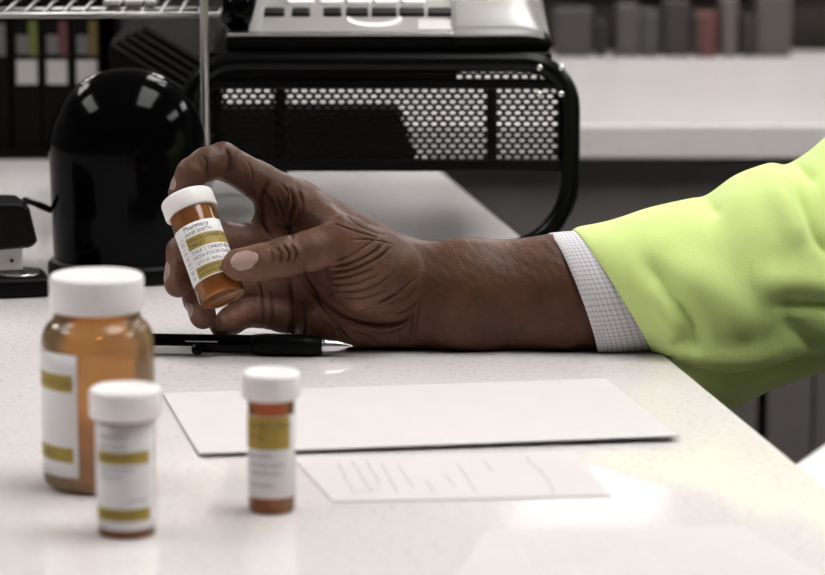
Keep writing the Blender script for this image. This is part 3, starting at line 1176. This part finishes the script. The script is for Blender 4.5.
# fingers
fingers = {
    'index': [(H(300, 201, .014), 11.2), (H(258, 181, .012), 10.6), (H(223, 161, .006), 10.2), (H(207, 164, .000), 9.2), (H(192, 174, -.004), 8.8), (H(182, 193, -.001), 7.8)],
    'middle': [(H(294, 244, .020), 11), (H(258, 244, .016), 10.8), (H(222, 239, .010), 10), (H(200, 243, .003), 9.2), (H(183, 252, -.004), 9.2), (H(178.5, 283, -.014), 8.0)],
    'ring': [(H(298, 283, .019), 10.6), (H(264, 285, .018), 10), (H(232, 286, .012), 10), (H(214, 292, .004), 8.8), (H(198, 298, -.006), 8.6), (H(203, 316, -.017), 7.4)],
    'pinky': [(H(308, 318, .012), 10), (H(284, 316, .013), 9.2), (H(258, 311, .012), 9.0), (H(243, 314, .006), 8.2), (H(231, 321, -.002), 7.8), (H(221, 326, -.012), 6.6)],
}
for nm, nd in fingers.items():
    nd = [(a, r_ * mm) for a, r_ in nd]
    sl_, d = chain(nd, .0025)
    # blend softly at the knuckle, crisply further out so that the fingers stay separate
    X, Y, Z = np.meshgrid(gx[sl_[0]], gy[sl_[1]], gz[sl_[2]], indexing='ij', sparse=True)
    kn = nd[0][0]
    dist = np.sqrt((X - kn[0]) ** 2 + (Y - kn[1]) ** 2 + (Z - kn[2]) ** 2)
    k = np.clip(.006 - dist * .16, .0010, .006)
    F[sl_] = smin(F[sl_], d.astype(np.float32), k)
# thumb
nd = [(H(384, 272, -.012), 16 * mm), (H(343, 240, -.024), 13.4 * mm), (H(312, 250, -.031), 11.0 * mm), (H(285, 257, -.0355), 10.6 * mm), (H(262, 262, -.038), 9.8 * mm), (H(238, 265, -.0395), 9.0 * mm)]
sl_, d = chain(nd, .003)
X, Y, Z = np.meshgrid(gx[sl_[0]], gy[sl_[1]], gz[sl_[2]], indexing='ij', sparse=True)
kn = nd[0][0]
dist = np.sqrt((X - kn[0]) ** 2 + (Y - kn[1]) ** 2 + (Z - kn[2]) ** 2)
k = np.clip(.009 - dist * .16, .0012, .009)
F[sl_] = smin(F[sl_], d.astype(np.float32), k)
# web of skin between thumb and index finger
add([(H(345, 232, -.010), 9 * mm), (H(318, 216, .004), 9 * mm)], .008)
add([(H(272, 203, .015), 8.5 * mm), (H(266, 236, .016), 8 * mm)], .008)
# soft flesh flattens where it rests on the counter, and presses against the vial
Zg = gz[None, None, :]
F = np.maximum(F, (CT + .0004 - Zg).astype(np.float32))
vb_, vt_ = np.array(VB), np.array(VT)
sl_ = region([vb_, vt_], .03)
X, Y, Z = np.meshgrid(gx[sl_[0]], gy[sl_[1]], gz[sl_[2]], indexing='ij', sparse=True)
vzn = np.array(vz)
q = (X - vb_[0]) * vzn[0] + (Y - vb_[1]) * vzn[1] + (Z - vb_[2]) * vzn[2]
rad = np.sqrt(np.maximum((X - vb_[0]) ** 2 + (Y - vb_[1]) ** 2 + (Z - vb_[2]) ** 2 - q ** 2, 0))
dcap = np.maximum(rad - np.where(q > VL - .0119, .0159, .0142), np.maximum(-.0004 - q, q - VL - .0004))
F[sl_] = np.maximum(F[sl_], -dcap.astype(np.float32))


def surface_nets(F, lo, h):
    """quads of the zero surface of a sampled field"""
    S_ = F < 0
    nx, ny, nz = F.shape
    c = [(0, 0, 0), (1, 0, 0), (0, 1, 0), (1, 1, 0), (0, 0, 1), (1, 0, 1), (0, 1, 1), (1, 1, 1)]
    def sh(A, o):
        return A[o[0]:nx - 1 + o[0], o[1]:ny - 1 + o[1], o[2]:nz - 1 + o[2]]
    cnt = np.zeros((nx - 1, ny - 1, nz - 1), np.uint8)
    for o in c:
        cnt += sh(S_, o)
    act = (cnt > 0) & (cnt < 8)
    I = np.argwhere(act)
    ids = -np.ones(act.shape, np.int64)
    ids[act] = np.arange(len(I))
    acc = np.zeros((len(I), 3)); num = np.zeros(len(I))
    for i, a in enumerate(c):
        for b in c[i + 1:]:
            df = [b[t_] - a[t_] for t_ in range(3)]
            if sum(map(abs, df)) != 1:
                continue
            fa_ = F[I[:, 0] + a[0], I[:, 1] + a[1], I[:, 2] + a[2]].astype(float)
            fb_ = F[I[:, 0] + b[0], I[:, 1] + b[1], I[:, 2] + b[2]].astype(float)
            cr = (fa_ < 0) != (fb_ < 0)
            tt = np.where(cr, fa_ / np.where(cr, fa_ - fb_, 1), 0)
            p = np.array(a)[None] + tt[:, None] * np.array(df)[None]
            acc += np.where(cr[:, None], p, 0)
            num += cr
    V = lo + h * (I + acc / num[:, None])
    quads = []
    for ax_ in range(3):
        u, v = (ax_ + 1) % 3, (ax_ + 2) % 3
        a = np.moveaxis(S_, (ax_, u, v), (0, 1, 2))
        ii = np.moveaxis(ids, (ax_, u, v), (0, 1, 2))
        e = a[:-1, 1:-1, 1:-1] != a[1:, 1:-1, 1:-1]
        flip = a[:-1, 1:-1, 1:-1]
        E = np.argwhere(e)
        x, y, z = E[:, 0], E[:, 1], E[:, 2]
        q_ = np.stack([ii[x, y, z], ii[x, y + 1, z], ii[x, y + 1, z + 1], ii[x, y, z + 1]], 1)
        fl = flip[x, y, z]
        q_[~fl] = q_[~fl][:, ::-1]
        quads.append(q_)
    return V, np.concatenate(quads)

V, Q = surface_nets(F, lo, VOX)
Q = Q[(Q >= 0).all(1)]
# keep only the largest connected piece
par = np.arange(len(V))
def comps(n, Q):
    lab_ = np.arange(n)
    while True:
        m_ = lab_[Q].min(1)
        new = lab_.copy()
        for j in range(4):
            np.minimum.at(new, Q[:, j], m_)
        new = new[new]
        if (new == lab_).all():
            return lab_
        lab_ = new
lab_ = comps(len(V), Q)
vals, cts = np.unique(lab_, return_counts=True)
keep = lab_ == vals[cts.argmax()]
remap = -np.ones(len(V), int)
remap[keep] = np.arange(keep.sum())
V = V[keep]
Q = remap[Q[keep[Q[:, 0]]]]


def relax(V, Q, n, lam=.5):
    E = np.concatenate([Q[:, [0, 1]], Q[:, [1, 2]], Q[:, [2, 3]], Q[:, [3, 0]]])
    deg = np.bincount(E.ravel(), minlength=len(V)).astype(float)
    for i in range(n):
        for l in (lam, -lam * 1.04):
            A = np.stack([np.bincount(E[:, 0], V[E[:, 1], t_], len(V)) + np.bincount(E[:, 1], V[E[:, 0], t_], len(V)) for t_ in range(3)], 1)
            V = V + l * (A / deg[:, None] - V)
    return V


def quad_subdivide(V, Q):
    E = np.concatenate([Q[:, [0, 1]], Q[:, [1, 2]], Q[:, [2, 3]], Q[:, [3, 0]]])
    Es = np.sort(E, 1)
    U, inv = np.unique(Es, axis=0, return_inverse=True)
    inv = inv.ravel()
    mid = (V[U[:, 0]] + V[U[:, 1]]) / 2
    cen = V[Q].mean(1)
    n0, n1 = len(V), len(V) + len(U)
    m_ = len(Q)
    e = [n0 + inv[i * m_:(i + 1) * m_] for i in range(4)]
    cc = n1 + np.arange(m_)
    NQ = np.concatenate([np.stack([Q[:, 0], e[0], cc, e[3]], 1), np.stack([e[0], Q[:, 1], e[1], cc], 1),
                         np.stack([cc, e[1], Q[:, 2], e[2]], 1), np.stack([e[3], cc, e[2], Q[:, 3]], 1)])
    return np.concatenate([V, mid, cen]), NQ


def normals(V, Q):
    fn = np.cross(V[Q[:, 2]] - V[Q[:, 0]], V[Q[:, 3]] - V[Q[:, 1]])
    N = np.stack([sum(np.bincount(Q[:, j], fn[:, t_], len(V)) for j in range(4)) for t_ in range(3)], 1)
    return N / np.maximum(np.linalg.norm(N, axis=1, keepdims=True), 1e-12)


def line_dist(pix, line):
    """distance in photo pixels to a smooth polyline, and position along it"""
    L_ = np.array(line, float)
    # Catmull-Rom resample
    out = []
    PP = np.vstack([2 * L_[0] - L_[1], L_, 2 * L_[-1] - L_[-2]])
    for i in range(len(L_) - 1):
        p0, p1, p2_, p3_ = PP[i:i + 4]
        for s_ in np.linspace(0, 1, 7)[:-1]:
            out.append(.5 * (2 * p1 + (p2_ - p0) * s_ + (2 * p0 - 5 * p1 + 4 * p2_ - p3_) * s_ ** 2 + (3 * p1 - p0 - 3 * p2_ + p3_) * s_ ** 3))
    out.append(L_[-1])
    out = np.array(out)
    best = np.full(len(pix), 1e9)
    pos_ = np.zeros(len(pix))
    sgn = np.zeros(len(pix))
    for i in range(len(out) - 1):
        a, b = out[i], out[i + 1]
        d = b - a
        h = np.clip(((pix - a) @ d) / max(d @ d, 1e-9), 0, 1)
        rel = pix - a - h[:, None] * d
        dd = np.linalg.norm(rel, axis=1)
        m_ = dd < best
        best = np.where(m_, dd, best)
        pos_ = np.where(m_, (i + h) / (len(out) - 1), pos_)
        sgn = np.where(m_, np.sign(d[0] * (pix[:, 1] - a[1]) - d[1] * (pix[:, 0] - a[0])), sgn)
    return best, pos_, sgn

V = relax(V, Q, 3)
V, Q = quad_subdivide(V, Q)
V = relax(V, Q, 2)
N = normals(V, Q)
eye = np.array([0, 0, CT + HC])
view = eye - V
view /= np.linalg.norm(view, axis=1, keepdims=True)
facing = (N * view).sum(1)
pix = proj(V)
# creases of palm, thumb and fingers as grooves in the flesh (pixel polyline, width px, depth mm)
creases = [
    ([(332, 291), (356, 291), (380, 283), (398, 270)], 1.0, .5), ([(340, 298), (362, 298), (386, 290)], .9, .4),
    ([(330, 262), (348, 256), (366, 246), (378, 236)], 1.0, .5), ([(360, 312), (384, 306), (404, 296)], .9, .45),
    ([(270, 292), (272, 310), (270, 332)], 1.2, .5), ([(300, 300), (306, 320), (304, 342)], 1.2, .5),
    ([(322, 318), (334, 332), (338, 345)], 1.0, .4), ([(384, 334), (392, 340), (396, 348)], .9, .35), ([(398, 322), (400, 336), (396, 346)], .9, .35),
    ([(262, 190), (272, 202), (276, 218)], 1.3, .6), ([(282, 184), (288, 194), (286, 208)], 1.2, .6), ([(300, 210), (296, 224), (284, 236)], 1.1, .5),
    ([(344, 214), (360, 226), (384, 236)], 1.0, .35), ([(350, 240), (372, 240), (392, 244)], .9, .35),
    ([(303, 262), (312, 286), (330, 306), (352, 319), (378, 324), (402, 322), (414, 314)], 2.2, 1.3),
    ([(300, 276), (318, 300), (342, 330), (352, 342)], 1.3, .7),
    ([(310, 276), (316, 292), (326, 312)], 1.2, .7),
    ([(288, 276), (291, 300), (292, 325), (293, 345)], 2.0, 1.2),
    ([(258, 280), (262, 300), (263, 330)], 1.4, .6),
    ([(268, 182), (262, 200), (262, 222), (272, 238)], 2.0, 1.0),
    ([(290, 188), (294, 205), (290, 222), (292, 240)], 1.6, .9),
    ([(299, 190), (303, 206), (300, 226)], 1.3, .7),
    ([(276, 196), (284, 214), (288, 232)], 1.1, .5),
    ([(327, 268), (350, 263), (372, 253), (384, 242)], 1.2, .75),
    ([(324, 273), (352, 269), (376, 259), (390, 248)], 1.2, .75),
    ([(324, 279), (350, 276), (374, 268)], 1.1, .6),
    ([(328, 285), (356, 283), (382, 274)], 1.0, .5),
    ([(380, 302), (400, 292), (416, 278)], 1.0, .55),
    ([(386, 310), (405, 300), (418, 288)], 1.0, .5),
    ([(372, 306), (390, 297), (408, 284)], .9, .4),
    ([(395, 314), (410, 308), (419, 298)], 1.0, .5),
    ([(352, 330), (368, 336), (380, 346)], 1.0, .5),
    ([(366, 328), (380, 333), (396, 330), (408, 324)], 1.0, .45),
    ([(412, 312), (411, 330), (408, 346)], 1.3, .6),
    ([(420, 296), (417, 318), (416, 340)], 1.0, .4),
    ([(330, 336), (345, 322), (358, 326)], .9, .35),
    ([(276, 247), (281, 254), (280, 263)], 1.2, .7),
    ([(283, 245), (289, 254), (287, 264)], 1.2, .8),
    ([(291, 244), (296, 253), (293, 264)], 1.1, .7),
    ([(270, 250), (273, 257), (272, 264)], 1.0, .45),
    ([(226, 148), (230, 160), (226, 176)], 1.8, .9),
    ([(203, 155), (207, 165), (206, 178)], 1.4, .6),
    ([(248, 160), (252, 176), (248, 196)], 1.0, .3),
    ([(228, 176), (235, 164), (238, 152)], .9, .4),
    ([(330, 222), (345, 228), (365, 234), (382, 240)], .9, .35),
    ([(178, 262), (186, 266), (190, 274)], .9, .35),
]
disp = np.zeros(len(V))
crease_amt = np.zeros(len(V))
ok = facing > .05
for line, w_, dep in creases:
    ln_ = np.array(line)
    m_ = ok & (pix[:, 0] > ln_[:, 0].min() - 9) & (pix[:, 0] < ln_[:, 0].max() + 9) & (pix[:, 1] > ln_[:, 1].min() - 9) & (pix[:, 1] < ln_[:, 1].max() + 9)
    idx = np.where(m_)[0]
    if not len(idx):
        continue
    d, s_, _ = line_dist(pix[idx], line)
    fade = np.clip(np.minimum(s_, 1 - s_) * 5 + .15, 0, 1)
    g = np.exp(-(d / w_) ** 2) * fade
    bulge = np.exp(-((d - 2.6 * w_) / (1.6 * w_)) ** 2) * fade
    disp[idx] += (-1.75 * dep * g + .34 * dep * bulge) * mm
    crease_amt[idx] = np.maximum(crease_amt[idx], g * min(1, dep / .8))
# fine skin folds and tendons
def vnoise(Vx, sc_, seed):
    r_ = np.random.default_rng(seed)
    o_ = np.zeros(len(Vx))
    for i in range(8):
        d_ = r_.normal(size=3); d_ /= np.linalg.norm(d_)
        o_ += np.sin(Vx @ d_ * sc_ * (.6 + r_.random()) + r_.random() * 6.28)
    return o_ / 8
disp += .00045 * vnoise(V, 330, 1) + .00022 * vnoise(V, 900, 2)
disp *= np.clip((V[:, 2] - CT - .001) / .004, 0, 1)
V = V + N * disp[:, None]
V = relax(V, Q, 1, .3)
# pigment: back of the hand and forearm deep brown, palm side and fingertips lighter and redder
dorsal = np.array([.072, .029, .0150]); palm = np.array([.165, .080, .054])
pal = np.clip((412 - pix[:, 0]) / 60, 0, 1) * np.clip((pix[:, 1] - 205 + (300 - pix[:, 0]) * .2) / 45, 0.15, 1) * np.clip(-N[:, 1] * 1.3 + .1, 0, 1)
tips = np.zeros(len(V))
for c_, r_ in ((H(178, 283, -.014), .02), (H(202, 316, -.017), .017), (H(221, 326, -.012), .015), (H(238, 265, -.04), .022), (H(181, 190, -.001), .014)):
    tips = np.maximum(tips, np.clip(1.4 - np.linalg.norm(V - c_, axis=1) / r_, 0, 1))
thumb_back = np.clip(1 - np.abs(pix[:, 1] - (262 - (pix[:, 0] - 240) * .12)) / 26, 0, 1) * (pix[:, 0] > 262) * (pix[:, 0] < 345) * (V[:, 1] < FOCUS_Y - .018)
mixv = np.clip(np.maximum(pal * .72 * (1 - .55 * thumb_back), tips * .95) + .12 * vnoise(V, 160, 4), 0, 1)
col = dorsal[None] * (1 - mixv[:, None]) + palm[None] * mixv[:, None]
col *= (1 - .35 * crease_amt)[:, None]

me = bpy.data.meshes.new('person')
me.vertices.add(len(V)); me.vertices.foreach_set('co', V.astype(np.float32).ravel())
me.loops.add(Q.size); me.loops.foreach_set('vertex_index', Q.astype(np.int32).ravel())
me.polygons.add(len(Q))
me.polygons.foreach_set('loop_start', np.arange(0, Q.size, 4, dtype=np.int32))
me.update(calc_edges=True)
me.validate()
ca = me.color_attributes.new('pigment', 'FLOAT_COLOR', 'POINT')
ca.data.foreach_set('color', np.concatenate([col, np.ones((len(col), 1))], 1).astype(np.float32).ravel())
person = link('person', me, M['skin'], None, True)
tag(person, 'person reaching in from the right, lime green sleeve, hand holding a pill vial', 'person')


def nail(px, py, dy, tipdir, nrm, length, width, Rc, name='fingernail'):
    """curved nail plate on a fingertip"""
    c_ = Vector(H(px, py, dy))
    a = Vector(tipdir).normalized()
    n = Vector(nrm)
    n = (n - a * n.dot(a)).normalized()
    s_ = a.cross(n)
    bm = bmesh.new()
    nu, nv = 24, 12
    g = []
    for i in range(nu + 1):
        u = -1 + 2 * i / nu
        r_ = []
        for j in range(nv + 1):
            v = -1 + 2 * j / nv
            wv = max(.30, (1 - abs(u) ** 3.2)) ** .5
            th_ = v * wv * width / 2 / Rc
            lenc = 1 - .22 * abs(v) ** 2.2
            p = c_ + a * (u * length / 2 * lenc - (.0008 * u * u)) + s_ * (Rc * math.sin(th_)) + n * (Rc * (math.cos(th_) - 1) - .0010 * max(0, u) ** 2)
            r_.append(bm.verts.new(p))
        g.append(r_)
    for i in range(nu):
        for j in range(nv):
            bm.faces.new((g[i][j], g[i + 1][j], g[i + 1][j + 1], g[i][j + 1]))
    o = obj(name, bm, M['nail'], person, True)
    md = o.modifiers.new('thickness', 'SOLIDIFY')
    md.thickness = .0007
    md.offset = 0
    return o

def on_surface(px, py, lift=.0002):
    """nearest hand surface point seen at a pixel"""
    d = np.hypot(pix2[:, 0] - px, pix2[:, 1] - py)
    idx = np.where((d < 2.2) & (front2 > 0.0))[0]
    if not len(idx):
        return None
    k2 = idx[np.argmin(V[idx, 1])]
    return V[k2, 1] - FOCUS_Y - lift
pix2 = proj(V)
N2 = normals(V, Q)
front2 = (N2 * view).sum(1)
dy = on_surface(243, 261)
nail(243, 260, (dy if dy is not None else -.049) - .0002, (-1, -.06, -.22), (-.1, -1, .42), .0155, .0112, .0080)
def nail_on(a, b, f, nrm, rr, length, width, Rc):
    a, b = Vector(H(*a)), Vector(H(*b))
    ax_ = (b - a).normalized()
    n = Vector(nrm)
    n = (n - ax_ * n.dot(ax_)).normalized()
    c_ = a.lerp(b, f) + n * rr
    q_ = proj(np.array([c_]))[0]
    nail(q_[0], q_[1], c_.y - FOCUS_Y, ax_, n, length, width, Rc)
nail_on((183, 252, -.004), (178.5, 283, -.014), .80, (-1, -.42, .02), .0084, .0120, .0100, .0064)
nail_on((198, 298, -.006), (203, 316, -.017), .80, (-.80, -.62, -.1), .0078, .0105, .0090, .0060)
nail_on((231, 321, -.002), (221, 326, -.012), .80, (-.66, -.80, -.10), .0078, .0090, .0078, .0054)
nail_on((192, 174, -.004), (182, 193, -.001), .62, (-.86, -.42, .45), .0083, .0110, .0092, .0064)


# ------------------------------------------------------------------ shirt cuff and jacket sleeve
def loft(stations, nu, nv, ripple=None):
    """stations: (top pixel, bottom pixel, depth offset, near radius, near shift in x). Grid of nu rings x nv points with cubic interpolation."""
    n = len(stations)
    data = []
    for tp, bt, dy_, rn, sh_ in stations:
        a, b = H(tp[0], tp[1], dy_), H(bt[0], bt[1], dy_)
        data.append(np.concatenate([a, b, [rn, sh_]]))
    data = np.array(data)
    PP = np.vstack([2 * data[0] - data[1], data, 2 * data[-1] - data[-2]])
    rings = []
    for i in range(nu + 1):
        s_ = i / nu * (n - 1)
        k0 = min(int(s_), n - 2)
        f = s_ - k0
        p0, p1, p2_, p3_ = PP[k0:k0 + 4]
        d = .5 * (2 * p1 + (p2_ - p0) * f + (2 * p0 - 5 * p1 + 4 * p2_ - p3_) * f ** 2 + (3 * p1 - p0 - 3 * p2_ + p3_) * f ** 3)
        a, b, rn, sh_ = d[:3], d[3:6], d[6], d[7]
        c_ = (a + b) / 2
        h_ = (a - b) / 2
        ring = []
        for j in range(nv):
            t_ = 2 * math.pi * j / nv
            ct, st = math.cos(t_), math.sin(t_)
            e = .9
            ring.append(c_ + h_ * (abs(ct) ** e * (1 if ct >= 0 else -1)) + np.array([sh_, -rn, 0]) * (abs(st) ** e * (1 if st >= 0 else -1)))
        rings.append(ring)
    return np.array(rings)


def grid_mesh(name, rings, m, parent, uvscale=None, solid=.0012):
    nu, nv, _ = rings.shape
    Vv = rings.reshape(-1, 3)
    faces = [(i * nv + j, (i + 1) * nv + j, (i + 1) * nv + (j + 1) % nv, i * nv + (j + 1) % nv) for i in range(nu - 1) for j in range(nv)]
    me = bpy.data.meshes.new(name)
    me.from_pydata([tuple(v) for v in Vv], [], faces)
    me.update()
    if uvscale:
        uvl = me.uv_layers.new(name='UVMap')
        du = np.linalg.norm(np.roll(rings, -1, 1) - rings, axis=2).mean() * 1000
        dv = np.linalg.norm(rings[1:] - rings[:-1], axis=2).mean() * 1000
        k_ = 0
        for i in range(nu - 1):
            for j in range(nv):
                for (a, b) in ((i, j), (i + 1, j), (i + 1, j + 1), (i, j + 1)):
                    uvl.data[k_].uv = (b * du, a * dv)
                    k_ += 1
    o = link(name, me, m, parent, True)
    md = o.modifiers.new('thickness', 'SOLIDIFY')
    md.thickness = solid
    md.offset = -1
    return o

cuff = loft([((551, 237), (593, 354), .003, .0295, .006), ((555, 235.5), (598, 354), .003, .0310, .006), ((572, 234), (620, 352), .003, .0320, .005),
             ((598, 232), (650, 349), .004, .0315, .005), ((630, 229), (680, 349), .004, .0315, .005)], 40, 90)
for i in range(cuff.shape[0]):
    for j in range(cuff.shape[1]):
        cuff[i, j, 2] = max(cuff[i, j, 2], CT + .0012)
grid_mesh('shirt_cuff', cuff, M['check'], person, True, .0011)

sl_st = [((577, 234), (650, 352), .004, .034, .006), ((584, 231), (658, 356), .004, .037, .006), ((612, 225), (676, 371), .006, .046, .004),
         ((650, 212), (700, 392), .010, .054, .0), ((690, 203), (728, 404), .014, .058, 0), ((710, 199), (748, 394), .016, .060, 0),
         ((738, 180), (772, 382), .018, .062, 0), ((770, 168), (806, 370), .022, .064, 0), ((792, 168), (836, 360), .028, .065, 0),
         ((826, 144), (880, 350), .038, .066, 0), ((880, 90), (960, 330), .055, .07, 0), ((960, 10), (1060, 290), .075, .075, 0), ((1040, -90), (1170, 200), .09, .08, 0)]
sl_ = loft(sl_st, 230, 150)
shp = sl_.shape
SV = sl_.reshape(-1, 3)
SQ = np.array([(i * shp[1] + j, (i + 1) * shp[1] + j, (i + 1) * shp[1] + (j + 1) % shp[1], i * shp[1] + (j + 1) % shp[1]) for i in range(shp[0] - 1) for j in range(shp[1])])
SN = normals(SV, SQ)
cen = sl_.mean(1)[:, None, :].repeat(shp[1], 1).reshape(-1, 3)
if ((SV - cen) * SN).sum() < 0:
    SN = -SN
sp_ = proj(SV)
sview = eye - SV
sview /= np.linalg.norm(sview, axis=1, keepdims=True)
sf = (SN * sview).sum(1)
# folds: (pixel polyline, width, height mm, one-sided step)
folds = [
    ([(668, 362), (696, 371), (730, 376), (762, 371), (800, 361), (840, 351)], 6, -6.5),
    ([(676, 350), (716, 360), (760, 358), (804, 344)], 13, 4.0),
    ([(640, 256), (666, 286), (690, 316), (704, 344)], 11, -5.5),
    ([(664, 262), (706, 286), (736, 312), (752, 340)], 22, 4.0),
    ([(668, 336), (686, 344), (704, 346)], 7, -3.0),
    ([(772, 303), (800, 301), (830, 306), (860, 316)], 7, -6.5),
    ([(750, 284), (796, 284), (840, 290)], 16, 4.0),
    ([(780, 316), (800, 334), (816, 346)], 8, -2.5),
    ([(786, 176), (800, 205), (816, 240), (836, 262)], 8, -4.0),
    ([(772, 180), (790, 215), (806, 246)], 13, 3.0),
    ([(703, 192), (710, 206), (722, 216)], 7, -3.0),
    ([(792, 158), (802, 170), (818, 184)], 6, -4.0),
    ([(644, 306), (656, 318), (672, 340)], 6, -1.2),
    ([(680, 326), (690, 340), (708, 352)], 7, -2.0),
]
sd = np.zeros(len(SV))
for line, w_, amp in folds:
    d, s_, _ = line_dist(sp_, line)
    fade = np.clip(np.minimum(s_, 1 - s_) * 4 + .1, 0, 1)
    sd += amp * mm * np.exp(-(d / w_) ** 2) * fade * np.clip(sf * 2.5, 0, 1)
sd += .0008 * vnoise(SV, 60, 11) + .00025 * vnoise(SV, 240, 12)
# nothing may dip into the forearm near the hem
SV = SV + SN * sd[:, None]
for i in range(len(SV)):
    if SV[i, 0] < edge_at(SV[i, 1]) + .004:
        SV[i, 2] = max(SV[i, 2], CT + .0022)
sl_ = SV.reshape(shp)
grid_mesh('jacket_sleeve', sl_, M['lime'], person, None, .0016)
